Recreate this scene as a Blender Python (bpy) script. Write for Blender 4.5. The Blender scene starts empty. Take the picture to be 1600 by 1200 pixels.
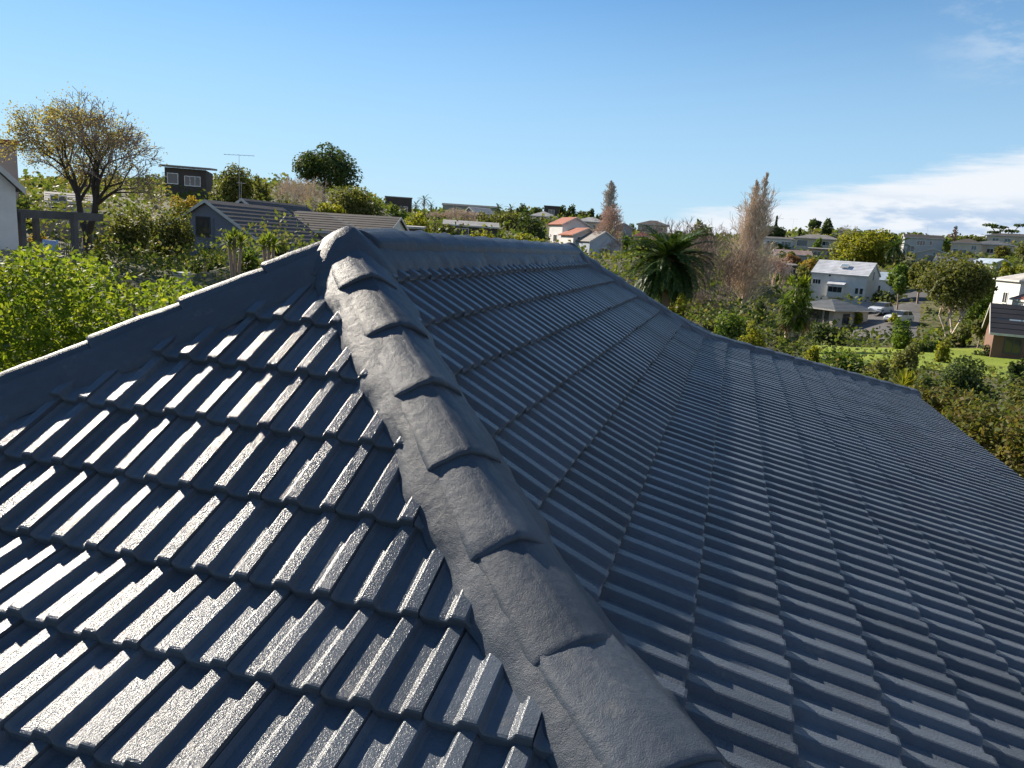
import bpy, bmesh, math, random
import numpy as np
from mathutils import Vector, Matrix, noise

# ------------------------------------------------------------------ scene, camera, sky, sun
S = bpy.context.scene
COL = S.collection
rnd = random.Random(11)
PI = math.pi
cam_d = bpy.data.cameras.new("camera"); cam = bpy.data.objects.new("camera", cam_d); COL.objects.link(cam)
S.camera = cam
CAM = Vector((1.973, -3.621, 0.057))
FPX = 1175.27                                   # focal length in pixels of the 1600 px wide photograph
_yaw, _pit, _rol = math.radians(-15.813), math.radians(10.822), math.radians(3.637)
_f = Vector((math.sin(_yaw)*math.cos(_pit), math.cos(_yaw)*math.cos(_pit), -math.sin(_pit)))
_r = _f.cross(Vector((0, 0, 1))).normalized(); _u = _r.cross(_f)
FWD, RGT, UPV = _f, _r*math.cos(_rol) + _u*math.sin(_rol), _u*math.cos(_rol) - _r*math.sin(_rol)
_m = Matrix((RGT, UPV, -FWD)).transposed().to_4x4(); _m.translation = CAM
cam.matrix_world = _m
cam_d.sensor_fit = 'HORIZONTAL'; cam_d.sensor_width = 36.0; cam_d.lens = FPX/1600*36
cam_d.clip_start = 0.05; cam_d.clip_end = 6000

SUN_AZ, SUN_EL = math.radians(-60), math.radians(28.4)      # azimuth from +Y towards +X
SUN_DIR = Vector((math.sin(SUN_AZ)*math.cos(SUN_EL), math.cos(SUN_AZ)*math.cos(SUN_EL), math.sin(SUN_EL)))
sd = bpy.data.lights.new("sun", 'SUN'); sun = bpy.data.objects.new("sun", sd); COL.objects.link(sun)
sd.energy = 5.0; sd.angle = math.radians(0.55); sd.color = (1.0, 0.90, 0.76)
sun.rotation_euler = SUN_DIR.to_track_quat('Z', 'Y').to_euler()
sun.location = (-40, 30, 60)

S.view_settings.view_transform = 'Standard'; S.view_settings.look = 'None'
S.view_settings.exposure = 1.0; S.view_settings.gamma = 1.0; S.view_settings.use_curve_mapping = False
S.cycles.max_bounces = 6; S.cycles.transparent_max_bounces = 8; S.cycles.caustics_reflective = False
S.cycles.caustics_refractive = False
S.cycles.sample_clamp_indirect = 4.0

W = bpy.data.worlds.new("World"); S.world = W; W.use_nodes = True
def build_world():
    nt = W.node_tree; N = nt.nodes; L = nt.links; N.clear()
    out = N.new('ShaderNodeOutputWorld'); bg = N.new('ShaderNodeBackground')
    sky = N.new('ShaderNodeTexSky'); sky.sky_type = 'NISHITA'; sky.sun_disc = False
    sky.sun_elevation = SUN_EL; sky.sun_rotation = SUN_AZ
    sky.altitude = 300; sky.air_density = 1.0; sky.dust_density = 0.0; sky.ozone_density = 3.0
    tc = N.new('ShaderNodeTexCoord'); sep = N.new('ShaderNodeSeparateXYZ'); L.new(tc.outputs['Generated'], sep.inputs[0])
    def M(op, a, b=None, c=None, clamp=False):
        n = N.new('ShaderNodeMath'); n.operation = op; n.use_clamp = clamp
        for i, v in enumerate((a, b, c)):
            if v is None: continue
            if isinstance(v, (int, float)): n.inputs[i].default_value = v
            else: L.new(v, n.inputs[i])
        return n.outputs[0]
    az = M('ARCTAN2', sep.outputs['X'], sep.outputs['Y'])          # radians, 0 along +Y, + towards +X
    el = M('ARCSINE', sep.outputs['Z'])
    def noise_tex(vec, scale, detail, rough):
        n = N.new('ShaderNodeTexNoise'); n.inputs['Scale'].default_value = scale
        n.inputs['Detail'].default_value = detail; n.inputs['Roughness'].default_value = rough
        L.new(vec, n.inputs['Vector']); return n.outputs['Fac']
    def comb(x, y, z):
        n = N.new('ShaderNodeCombineXYZ')
        for i, v in enumerate((x, y, z)):
            if isinstance(v, (int, float)): n.inputs[i].default_value = v
            else: L.new(v, n.inputs[i])
        return n.outputs[0]
    def smooth(v, lo, hi):
        n = N.new('ShaderNodeMapRange'); n.interpolation_type = 'SMOOTHSTEP'; L.new(v, n.inputs[0])
        n.inputs[1].default_value = lo; n.inputs[2].default_value = hi; return n.outputs[0]
    # low cloud bank over the valley side, its top rising towards +X
    streak = noise_tex(comb(M('MULTIPLY', az, 7.0), M('MULTIPLY', el, 60.0), 3.1), 1.0, 6.0, .6)
    ripple = noise_tex(comb(M('MULTIPLY', az, 30.0), M('MULTIPLY', el, 90.0), 7.7), 1.0, 5.0, .6)
    azc = M('MINIMUM', M('MAXIMUM', az, -0.5), 0.62)
    top = M('ADD', 0.064, M('MULTIPLY', azc, 0.225))
    d = M('SUBTRACT', top, el)
    d = M('ADD', d, M('MULTIPLY', M('SUBTRACT', streak, .5), 0.055))
    d = M('ADD', d, M('MULTIPLY', M('SUBTRACT', ripple, .5), 0.012))
    bank = M('MULTIPLY', smooth(d, -0.004, 0.020), smooth(az, -.17, -.05))
    sky_gap = smooth(M('SUBTRACT', el, M('MULTIPLY', az, .01)), -0.01, 0.01)
    # high wisps
    wz = M('ADD', sep.outputs['Z'], 0.12)
    wv = comb(M('DIVIDE', sep.outputs['X'], wz), M('DIVIDE', sep.outputs['Y'], wz), 0.4)
    w1 = noise_tex(wv, 2.6, 8.0, .66)
    wisp = M('MULTIPLY', smooth(w1, .46, .66), M('MULTIPLY', smooth(az, .14, .34), smooth(el, .17, .27)))
    wisp = M('MULTIPLY', wisp, .9)
    # cumulus tone inside the bank
    lump = noise_tex(comb(M('MULTIPLY', az, 16.0), M('MULTIPLY', el, 62.0), 1.3), 1.0, 6.0, .55)
    band = M('MULTIPLY', smooth(el, .022, .046), M('SUBTRACT', 1.0, smooth(el, .056, .088)))
    dark = M('MULTIPLY', M('MULTIPLY', smooth(lump, .42, .62), band), smooth(az, .06, .16))
    ccol = N.new('ShaderNodeMix'); ccol.data_type = 'RGBA'
    L.new(dark, ccol.inputs['Factor']); ccol.inputs['A'].default_value = (6.7, 7.05, 7.5, 1); ccol.inputs['B'].default_value = (3.9, 5.0, 6.5, 1)
    mix = N.new('ShaderNodeMix'); mix.data_type = 'RGBA'
    L.new(M('MAXIMUM', bank, wisp, clamp=True), mix.inputs['Factor'])
    low = N.new('ShaderNodeMix'); low.data_type = 'RGBA'
    L.new(M('MULTIPLY', M('SUBTRACT', 1.0, smooth(el, 0.02, 0.42)), .8), low.inputs['Factor'])
    hs = N.new('ShaderNodeHueSaturation'); hs.inputs['Saturation'].default_value = 1.26; L.new(sky.outputs[0], hs.inputs['Color'])
    L.new(hs.outputs[0], low.inputs['A']); low.inputs['B'].default_value = (3.5, 5.35, 7.2, 1)
    L.new(low.outputs['Result'], mix.inputs['A']); L.new(ccol.outputs['Result'], mix.inputs['B'])
    L.new(mix.outputs['Result'], bg.inputs['Color']); bg.inputs['Strength'].default_value = 0.066
    L.new(bg.outputs[0], out.inputs[0])
build_world()

# ------------------------------------------------------------------ helpers
def px(x, y):
    """unit direction of a pixel of the 1600 x 1200 photograph"""
    return (FWD + RGT*((x-800)/FPX) - UPV*((y-600)/FPX)).normalized()
def at(x, y, dist):
    """world point seen at a pixel, at a horizontal distance from the camera"""
    d = px(x, y); return CAM + d*(dist/math.hypot(d.x, d.y))
def tag(o, label=None, cat=None, group=None, kind=None):
    if label: o['label'] = label
    if cat: o['category'] = cat
    if group: o['group'] = group
    if kind: o['kind'] = kind
    return o
def link(o, parent=None):
    COL.objects.link(o)
    if parent is not None: o.parent = parent
    return o
def empty(name, loc=(0, 0, 0), rz=0.0):
    o = bpy.data.objects.new(name, None); COL.objects.link(o); o.location = loc; o.rotation_euler = (0, 0, rz)
    o.empty_display_size = .3
    return o
def mesh_np(name, verts, faces, mat=None, smooth=False):
    """mesh from numpy arrays: verts (n,3), faces (m,k) with a constant k"""
    me = bpy.data.meshes.new(name); v = np.asarray(verts, dtype=np.float32); f = np.asarray(faces, dtype=np.int32)
    k = f.shape[1]; n = f.shape[0]
    me.vertices.add(len(v)); me.vertices.foreach_set('co', v.ravel())
    me.loops.add(n*k); me.loops.foreach_set('vertex_index', f.ravel())
    me.polygons.add(n); me.polygons.foreach_set('loop_start', np.arange(n, dtype=np.int32)*k)
    try: me.polygons.foreach_set('loop_total', np.full(n, k, dtype=np.int32))
    except Exception: pass
    me.polygons.foreach_set('use_smooth', np.full(n, bool(smooth), dtype=bool))
    me.update(calc_edges=True)
    if mat: me.materials.append(mat)
    return me
def obj_np(name, verts, faces, mat=None, parent=None, smooth=False):
    return link(bpy.data.objects.new(name, mesh_np(name, verts, faces, mat, smooth)), parent)
class MB:
    """collects polygons, builds one mesh object"""
    def __init__(s): s.v = []; s.f = []
    def poly(s, pts):
        n = len(s.v); s.v += [tuple(p) for p in pts]; s.f.append(tuple(range(n, n+len(pts)))); return s
    def box(s, a, b, m=None):
        x0, y0, z0 = a; x1, y1, z1 = b; n = len(s.v)
        c = [(x0,y0,z0),(x1,y0,z0),(x1,y1,z0),(x0,y1,z0),(x0,y0,z1),(x1,y0,z1),(x1,y1,z1),(x0,y1,z1)]
        if m is not None: c = [tuple(m @ Vector(p)) for p in c]
        s.v += c
        s.f += [tuple(n+i for i in q) for q in ((3,2,1,0),(4,5,6,7),(0,1,5,4),(1,2,6,5),(2,3,7,6),(3,0,4,7))]
        return s
    def tube(s, p0, p1, r0, r1=None, n=6, cap=True):
        r1 = r0 if r1 is None else r1
        p0 = Vector(p0); p1 = Vector(p1); t = (p1-p0)
        if t.length < 1e-6: return s
        t.normalize(); a = t.orthogonal().normalized(); b = t.cross(a); k = len(s.v)
        for p, r in ((p0, r0), (p1, r1)):
            for i in range(n):
                w = 2*PI*i/n; s.v.append(tuple(p + a*(math.cos(w)*r) + b*(math.sin(w)*r)))
        for i in range(n):
            j = (i+1) % n; s.f.append((k+i, k+j, k+n+j, k+n+i))
        if cap:
            s.f.append(tuple(k+i for i in reversed(range(n)))); s.f.append(tuple(k+n+i for i in range(n)))
        return s
    def prism(s, pts, d):
        """closed outline pts extruded by vector d"""
        d = Vector(d); n = len(pts); k = len(s.v)
        s.v += [tuple(p) for p in pts] + [tuple(Vector(p)+d) for p in pts]
        s.f.append(tuple(k+i for i in reversed(range(n)))); s.f.append(tuple(k+n+i for i in range(n)))
        for i in range(n):
            j = (i+1) % n; s.f.append((k+i, k+j, k+n+j, k+n+i))
        return s
    def build(s, name, mat, parent=None, smooth=False):
        me = bpy.data.meshes.new(name); me.from_pydata(s.v, [], s.f); me.update()
        if smooth:
            for p in me.polygons: p.use_smooth = True
        if mat: me.materials.append(mat)
        return link(bpy.data.objects.new(name, me), parent)

# ------------------------------------------------------------------ materials
def new_mat(name):
    m = bpy.data.materials.new(name); m.use_nodes = True
    nt = m.node_tree; b = nt.nodes['Principled BSDF']; return m, nt, b
def tex_noise(nt, scale, detail=4, rough=.55, coord='Object', vec=None):
    n = nt.nodes.new('ShaderNodeTexNoise'); n.inputs['Scale'].default_value = scale
    n.inputs['Detail'].default_value = detail; n.inputs['Roughness'].default_value = rough
    if vec is None:
        tc = nt.nodes.new('ShaderNodeTexCoord'); vec = tc.outputs[coord]
    nt.links.new(vec, n.inputs['Vector']); return n
def ramp(nt, fac, stops):
    r = nt.nodes.new('ShaderNodeValToRGB'); e = r.color_ramp.elements
    while len(e) < len(stops): e.new(.5)
    for i, (p, c) in enumerate(stops): e[i].position = p; e[i].color = (*c, 1) if len(c) == 3 else c
    nt.links.new(fac, r.inputs[0]); return r.outputs[0]
def bump(nt, b, h, strength, dist):
    n = nt.nodes.new('ShaderNodeBump'); n.inputs['Strength'].default_value = strength; n.inputs['Distance'].default_value = dist
    nt.links.new(h, n.inputs['Height']); nt.links.new(n.outputs[0], b.inputs['Normal']); return n
def simple(name, col, rough=.6, var=.12, scale=3.0, bump_s=0.0, bump_scale=20, metallic=0.0, spec=.5):
    m, nt, b = new_mat(name)
    n = tex_noise(nt, scale, 5)
    lo = tuple(c*(1-var) for c in col); hi = tuple(min(1, c*(1+var)) for c in col)
    nt.links.new(ramp(nt, n.outputs['Fac'], [(.3, lo), (.7, hi)]), b.inputs['Base Color'])
    b.inputs['Roughness'].default_value = rough; b.inputs['Metallic'].default_value = metallic
    b.inputs['Specular IOR Level'].default_value = spec
    if bump_s:
        n2 = tex_noise(nt, bump_scale, 3); bump(nt, b, n2.outputs['Fac'], bump_s, .02)
    return m
def glass_mat(name, col=(.03, .035, .04), rough=.06):
    m, nt, b = new_mat(name); b.inputs['Base Color'].default_value = (*col, 1); b.inputs['Roughness'].default_value = rough
    b.inputs['Specular IOR Level'].default_value = .8
    return m

def paint_mat(name, fine, lump, base=(.082, .097, .117), rough=(.17, .26), spec=.18, fscale=150, fdist=.0042):
    """thick satin slate paint over gritty concrete"""
    m, nt, b = new_mat(name); L = nt.links
    tc = nt.nodes.new('ShaderNodeTexCoord'); geo = nt.nodes.new('ShaderNodeNewGeometry')
    pos = geo.outputs['Position']
    big = tex_noise(nt, 2.3, 5, vec=pos); mid = tex_noise(nt, 26, 4, vec=pos); fin = tex_noise(nt, fscale, 3, .65, vec=pos)
    mix = nt.nodes.new('ShaderNodeMath'); mix.operation = 'MULTIPLY_ADD'
    L.new(mid.outputs['Fac'], mix.inputs[0]); mix.inputs[1].default_value = .5; L.new(big.outputs['Fac'], mix.inputs[2])
    c = ramp(nt, mix.outputs[0], [(.45, tuple(x*.86 for x in base)), (.75, base), (1.0, tuple(x*1.2 for x in base))])
    oi = nt.nodes.new('ShaderNodeObjectInfo'); ad = nt.nodes.new('ShaderNodeMath'); ad.operation = 'ADD'
    L.new(oi.outputs['Random'], ad.inputs[0]); L.new(geo.outputs['Random Per Island'], ad.inputs[1])
    fr = nt.nodes.new('ShaderNodeMath'); fr.operation = 'FRACT'; L.new(ad.outputs[0], fr.inputs[0])
    tv = nt.nodes.new('ShaderNodeMapRange'); L.new(fr.outputs[0], tv.inputs[0]); tv.inputs[3].default_value = .84; tv.inputs[4].default_value = 1.14
    # dust and run marks with their own shape
    du = tex_noise(nt, 7.0, 8, .7, vec=pos); dr = nt.nodes.new('ShaderNodeMapRange'); dr.interpolation_type = 'SMOOTHSTEP'; L.new(du.outputs['Fac'], dr.inputs[0]); dr.inputs[1].default_value = .56; dr.inputs[2].default_value = .74; dr.inputs[4].default_value = .42
    dm = nt.nodes.new('ShaderNodeMix'); dm.data_type = 'RGBA'; L.new(dr.outputs[0], dm.inputs['Factor']); L.new(c, dm.inputs['A']); dm.inputs['B'].default_value = (.17, .165, .15, 1)
    vm = nt.nodes.new('ShaderNodeVectorMath'); vm.operation = 'SCALE'; L.new(dm.outputs['Result'], vm.inputs[0]); L.new(tv.outputs[0], vm.inputs['Scale'])
    L.new(vm.outputs[0], b.inputs['Base Color'])
    r = nt.nodes.new('ShaderNodeMapRange'); L.new(mid.outputs['Fac'], r.inputs[0])
    r.inputs[1].default_value = .3; r.inputs[2].default_value = .7; r.inputs[3].default_value = rough[0]; r.inputs[4].default_value = rough[1]
    L.new(r.outputs[0], b.inputs['Roughness'])
    b.inputs['Specular IOR Level'].default_value = spec
    b1 = nt.nodes.new('ShaderNodeBump'); b1.inputs['Strength'].default_value = lump; b1.inputs['Distance'].default_value = .004
    L.new(mid.outputs['Fac'], b1.inputs['Height'])
    b2 = nt.nodes.new('ShaderNodeBump'); b2.inputs['Strength'].default_value = fine; b2.inputs['Distance'].default_value = fdist
    L.new(fin.outputs['Fac'], b2.inputs['Height']); L.new(b1.outputs[0], b2.inputs['Normal']); L.new(b2.outputs[0], b.inputs['Normal'])
    return m
MT = {}
MT['tile'] = paint_mat('slate_tile_paint', .58, .3)
MT['cap'] = paint_mat('slate_cap_paint', 1.0, 1.0, base=(.064, .077, .095), rough=(.38, .50), spec=.12, fscale=260, fdist=.0022)
MT['underlay'] = simple('roof_underlay', (.03, .03, .032), .8)
MT['gutter'] = simple('gutter_paint', (.62, .60, .55), .4)
MT['wall_house'] = simple('plaster_wall', (.42, .38, .33), .8, bump_s=.2)

# ------------------------------------------------------------------ the house whose roof fills the foreground
GAUGE = .3292; NROW = 17; RIDGE_LEN = 5.55
_pitch = [33.56]*5 + [29.5, 18.5, 16.6] + [16.1]*12
PS_, PZ_ = [0.0], [0.0]
for k in range(NROW):
    t = math.radians(_pitch[k]); PS_.append(PS_[-1] + GAUGE*math.cos(t)); PZ_.append(PZ_[-1] - GAUGE*math.sin(t))
EAVE_S, EAVE_Z = PS_[-1], PZ_[-1]
house = tag(empty('tiled_house', (0, RIDGE_LEN/2, -5.2)), 'house in the foreground under a dark slate painted concrete tile hip roof', 'house')
H0 = Vector(house.location)
STEP = .033
PROFILE = [(.002, -.012), (.002, .012), (.014, .003), (.021, 0), (.081, 0), (.087, .002), (.101, .0225), (.107, .025), (.148, .025), (.154, .022),
           (.163, .003), (.171, 0), (.231, 0), (.237, .002), (.251, .0225), (.257, .025), (.2985, .025), (.2985, -.012)]
def tile_arrays():
    v = []; f = []; n = len(PROFILE)
    rows = [(GAUGE+.045, 0, 0), (.011, 0, 0), (.003, -.0022, .0), (0, -.008, 0), (.002, -.036, 1)]
    for (y, dz, flat) in rows:
        for (x, z) in PROFILE:
            zz = z - .011 + dz
            v.append((x, y, zz))
    for r in range(len(rows)-1):
        for i in range(n-1):
            a = r*n+i; f.append((a, a+n, a+n+1, a+1))
    return np.array(v), np.array(f)
TV, TF = tile_arrays()
tile_mesh = mesh_np('roof_tile', TV, TF, MT['tile'])
# the four slopes: outward direction O, along-eave direction A, origin of the A coordinate, extents of the ridge on it
FACES = {
    'side':  dict(O=Vector((1, 0, 0)),  A=Vector((0, 1, 0)),  lo=lambda s: -s, hi=lambda s: RIDGE_LEN+s, off=.05),
    'end':   dict(O=Vector((0, -1, 0)), A=Vector((1, 0, 0)),  lo=lambda s: -s, hi=lambda s: s, off=-.031),
    'back':  dict(O=Vector((-1, 0, 0)), A=Vector((0, -1, 0)), lo=lambda s: -RIDGE_LEN-s, hi=lambda s: s, off=.02),
    'far':   dict(O=Vector((0, 1, 0)),  A=Vector((-1, 0, 0)), lo=lambda s: -s, hi=lambda s: s, off=.07),
}
def face_base(fc, s, z):
    o = fc['O']*s; o.z = z
    if fc['O'].y > 0: o.y += RIDGE_LEN
    return o
def tile_matrix(fc, k, a, jit):
    s1, z1, s0, z0 = PS_[k], PZ_[k], PS_[k-1], PZ_[k-1]
    O, A = fc['O'], fc['A']; Z = Vector((0, 0, 1))
    lip = face_base(fc, s1, z1); head = face_base(fc, s0, z0)
    U = (head-lip).normalized(); Nn = A.cross(U)
    head = head - Nn*STEP
    U = (head-lip).normalized(); Nn = A.cross(U)
    m = Matrix((A, U, Nn)).transposed().to_4x4(); m.translation = lip + A*a + Nn*jit[0] + U*jit[1]
    if jit[2]: m = m @ Matrix.Rotation(jit[2], 4, 'Z') @ Matrix.Rotation(jit[3], 4, 'Y')
    return m
def build_tiles():
    cands = []; rest_v = []; rest_f = []; nv = 0
    rt = random.Random(5)
    for fname, fc in FACES.items():
        for k in range(1, NROW+1):
            sA = PS_[k]; lo, hi = fc['lo'](sA), fc['hi'](sA)
            start = math.floor(lo/.3)*.3 + fc['off'] + (.15 if k % 2 else 0) - .3
            a = start
            while a < hi + .05:
                if a + .3 > lo - .02:
                    jit = (rt.uniform(-.002, .0022), rt.uniform(-.007, .005), rt.uniform(-.008, .008), rt.uniform(-.010, .010))
                    m = tile_matrix(fc, k, a, jit)
                    # is it cut by a hip?
                    s0 = PS_[k-1] - .05
                    cut_lo = a < fc['lo'](max(s0, 0)) + .02 ; cut_hi = a + .3 > fc['hi'](max(s0, 0)) - .02
                    c = m @ Vector((.15, .16, 0)); d = c - CAM
                    score = -1
                    if fname in ('side', 'end'):
                        zc = d.dot(FWD)
                        if zc > .2:
                            X = 800 + FPX*d.dot(RGT)/zc; Y = 600 - FPX*d.dot(UPV)/zc
                            nn = m.to_3x3() @ Vector((0, 0, 1)); cosv = -nn.dot(d.normalized())
                            if -60 < X < 1660 and 300 < Y < 1290 and cosv > 0: score = cosv/d.length_squared
                    cands.append((score, fname, k, a, m, cut_lo, cut_hi))
                a += .3
    order = sorted(range(len(cands)), key=lambda i: -cands[i][0])
    single = set(i for i in order[:300] if cands[i][0] > 0)
    hv = np.c_[TV, np.ones(len(TV))]
    for i, (score, fname, k, a, m, cl, ch) in enumerate(cands):
        fc = FACES[fname]
        if not (cl or ch):
            if i in single:
                o = link(bpy.data.objects.new('roof_tile', tile_mesh), house); o.matrix_world = m
                o.matrix_parent_inverse = Matrix.Identity(4); o.matrix_local = Matrix.Translation(-H0) @ m
            else:
                rest_v.append((hv @ np.array(m).T)[:, :3] - np.array(H0)); rest_f.append(TF + nv); nv += len(TV)
            continue
        bm = bmesh.new()
        vs = [bm.verts.new(m @ Vector(p)) for p in TV]
        for q in TF: bm.faces.new([vs[j] for j in q])
        # vertical planes through the hips, 12 mm inside them
        for flag, end in ((cl, 0), (ch, 1)):
            if not flag: continue
            A, O = fc['A'], fc['O']
            # lo side: a = lo0 - s ; hi side: a = hi0 + s
            if end == 0: nrm = (-A - O).normalized(); co = face_base(fc, 0, 0) + A*(fc['lo'](0))
            else: nrm = (A - O).normalized(); co = face_base(fc, 0, 0) + A*(fc['hi'](0))
            bmesh.ops.bisect_plane(bm, geom=bm.verts[:]+bm.edges[:]+bm.faces[:], plane_co=co - nrm*.012, plane_no=nrm, clear_outer=True)
        if not bm.faces: bm.free(); continue
        bm.transform(Matrix.Translation(-H0))
        if i in single:
            me = bpy.data.meshes.new('roof_tile'); bm.to_mesh(me); me.materials.append(MT['tile'])
            link(bpy.data.objects.new('roof_tile', me), house)
        else:
            bmesh.ops.triangulate(bm, faces=[f for f in bm.faces if len(f.verts) > 4])
            bm.verts.index_update(); vv = np.array([v.co[:] for v in bm.verts]); ff = [[v.index for v in f.verts] for f in bm.faces]
            ff = [q if len(q) == 4 else q + [q[-1]] for q in ff]
            cut_store.append((vv, ff))
        bm.free()
    me = mesh_np('tile_field', np.concatenate(rest_v), np.concatenate(rest_f), MT['tile'])
    o = link(bpy.data.objects.new('tile_field', me), house); o['kind'] = 'stuff'
    if cut_store:
        v = []; f = []; n = 0
        for vv, ff in cut_store:
            v += [tuple(p) for p in vv]
            for q in ff:
                q = [x+n for x in q]
                f.append(q[:3] if q[2] == q[3] else q)
            n += len(vv)
        me2 = bpy.data.meshes.new('cut_tile_field'); me2.from_pydata(v, [], f); me2.update(); me2.materials.append(MT['tile'])
        o2 = link(bpy.data.objects.new('cut_tile_field', me2), house); o2['kind'] = 'stuff'
cut_store = []
build_tiles()

def loc(p): return Vector(p) - H0
def build_deck():
    mb = MB(); d = -.07
    for fc in FACES.values():
        for k in range(NROW):
            s0, s1 = PS_[k], PS_[k+1]
            A = fc['A']
            p = [face_base(fc, s0, PZ_[k]+d) + A*fc['lo'](s0), face_base(fc, s1, PZ_[k+1]+d) + A*fc['lo'](s1),
                 face_base(fc, s1, PZ_[k+1]+d) + A*fc['hi'](s1), face_base(fc, s0, PZ_[k]+d) + A*fc['hi'](s0)]
            if k == 0 and (p[0]-p[3]).length < 1e-4: p = p[:3]
            mb.poly([loc(q) for q in p])
    mb.build('roof_deck', MT['underlay'], house)
    e = EAVE_S; z = EAVE_Z
    # fascia, soffit, gutter, walls
    def ring(name, off0, off1, z0, z1, mat):
        b = MB()
        x0, x1, y0, y1 = -e, e, -e, RIDGE_LEN+e
        b.box(loc((x0-off1, y0-off1, z0)), loc((x1+off1, y0-off0, z1))); b.box(loc((x0-off1, y1+off0, z0)), loc((x1+off1, y1+off1, z1)))
        b.box(loc((x0-off1, y0-off0, z0)), loc((x0-off0, y1+off0, z1))); b.box(loc((x1+off0, y0-off0, z0)), loc((x1+off1, y1+off0, z1)))
        return b.build(name, mat, house)
    ring('fascia', -.075, -.05, z-.26, z-.075, MT['gutter'])
    ring('gutter', -.046, .055, z-.19, z-.052, MT['gutter'])
    b = MB(); b.box(loc((-e+.076, -e+.076, z-.27)), loc((e-.076, RIDGE_LEN+e-.076, z-.255))); b.build('soffit', MT['gutter'], house)
    b = MB(); w = e-.6; b.box(loc((-w, -w, -6.4)), loc((w, RIDGE_LEN+w, z-.275))); b.build('wall', MT['wall_house'], house)
build_deck()

# ridge and hip cappings
def path_point(P, a):
    acc = 0
    for i in range(len(P)-1):
        l = (P[i+1]-P[i]).length
        if a <= acc + l or i == len(P)-2: return P[i] + (P[i+1]-P[i])*((a-acc)/l)
        acc += l
CAPX = [-.156, -.151, -.138, -.114, -.086, -.058, -.034, -.016, 0, .016, .034, .058, .086, .114, .138, .151, .156]
def cap_z(x, dp, steep=0):
    ax = abs(x); k = min(1.35*dp, .62) if not steep else min(.82, max(.3, dp*1.8));
    z = .058 + steep*.004 - k*ax
    z -= (.020 if not steep else .008)*math.exp(-(ax/(.040 if not steep else .018))**2)*k/.6           # rounded crest
    if ax > .140: z -= .012 if ax < .152 else .05
    return z
def cap_run(P, drop_at, length, start=0.0, first=0.0, lift=.018, steep=0):
    total = sum((P[i+1]-P[i]).length for i in range(len(P)-1)); a = start; rc = random.Random(int(total*1000)+int(P[-1].x*10))
    while a < min(total, length) - .05:
        b = min(a + .43, total)
        p0 = path_point(P, max(a-.05, -.03)); p1 = path_point(P, b)
        t = (p1-p0).normalized(); side = t.cross(Vector((0, 0, 1))).normalized(); up = side.cross(t)
        dp = drop_at((a+b)/2)          # lateral fall of the roof per metre from the cap line
        v = []; f = []; n = len(CAPX); ny = 9; L = (p1-p0).length
        sd_ = rc.uniform(0, 90); wob = rc.uniform(-.006, .006); tw = rc.uniform(-.012, .012)
        ys = [0.0, .12, .3, .5, .68, .83, .93, .975, 1.0]
        for j, y in enumerate(ys):
            rise = lift*y - .004 - (.006 if y == 1.0 else 0) + rc.uniform(-.001, .001)
            sc = .94 + .06*y + (-.012 if y == 1.0 else 0)
            for i, x in enumerate(CAPX):
                zz = cap_z(x, dp, steep)
                nn = noise.noise(Vector((x*9+sd_, y*4, zz*7)))*.0065 + noise.noise(Vector((x*30+sd_, y*14, 5.)))*.0028
                q = p0 + t*(L*y + (noise.noise(Vector((x*14, sd_, 0)))*.006 if y > .9 else 0)) + side*(x*sc + wob*y) + up*(zz*sc + rise + nn + tw*x)
                v.append(loc(q))
        for j in range(ny-1):
            for i in range(n-1):
                k = j*n+i; f.append((k, k+1, k+n+1, k+n))
        # rolled end lip: drop down under the end
        base = (ny-1)*n
        for j, (dy, dz) in enumerate(((-.002, -.010), (-.004, -.038))):
            for i, x in enumerate(CAPX):
                q = Vector(v[base+i]) + t*dy + up*dz*(1.0 if abs(x) < .14 else .5)
                v.append(q)
            for i in range(n-1):
                k = (ny-1+j)*n+i; f.append((k, k+1, k+n+1, k+n))
        if a == start:          # closed upper end of the first cap of a run
            k0 = len(v)
            for i in range(n): v.append(Vector(v[i]) - up*.07)
            for i in range(n-1): f.append((k0+i, k0+i+1, i+1, i))
        me = mesh_np('ridge_cap', np.array([tuple(p) for p in v]), np.array(f), MT['cap'], smooth=True)
        link(bpy.data.objects.new('ridge_cap', me), house)
        a = b
def bedding(P, drop_at, length, name='mortar_bedding', sides=(-1, 1), steep=0):
    """smoothed mortar that slopes from under the caps into the tile pans"""
    total = min(length, sum((P[i+1]-P[i]).length for i in range(len(P)-1))); n = int(total/.035)
    for sgn in sides:
        v = []; f = []
        for j in range(n+1):
            a = total*j/n; p = path_point(P, a); q = path_point(P, min(a+.02, total+.02)); r_ = path_point(P, max(a-.3, 0)); q2 = path_point(P, a+.3)
            t = (q2-r_).normalized(); side = t.cross(Vector((0, 0, 1))).normalized()
            dp = drop_at(a)
            wdt = .212 + .034*noise.noise(Vector((a*3.1, sgn*7., p.x))) + .022*noise.noise(Vector((a*11., sgn*3., p.y)))
            pts = [(.09, .042), (.140, .034), (.172, .024), (wdt-.022, .011), (wdt-.004, -.001), (wdt+.010, -.034)]
            if steep: wdt -= .012; pts = [(.08, .060), (.128, .037), (.155, .021), (wdt-.018, .001), (wdt-.004, -.006), (wdt+.010, -.034)]
            for (x, h) in pts:
                hh = h + noise.noise(Vector((a*9, x*30, sgn)))*.0055 + noise.noise(Vector((a*31, x*60, sgn+4)))*.003
                z = p.z - dp*x + hh
                v.append(loc((p.x + side.x*x*sgn, p.y + side.y*x*sgn, z)))
        m = 6
        for j in range(n):
            for i in range(m-1):
                k = j*m+i; f.append((k, k+1, k+m+1, k+m) if sgn > 0 else (k+1, k, k+m, k+m+1))
        obj_np(name, np.array([tuple(p) for p in v]), np.array(f), MT['cap'], house, smooth=True)
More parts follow.
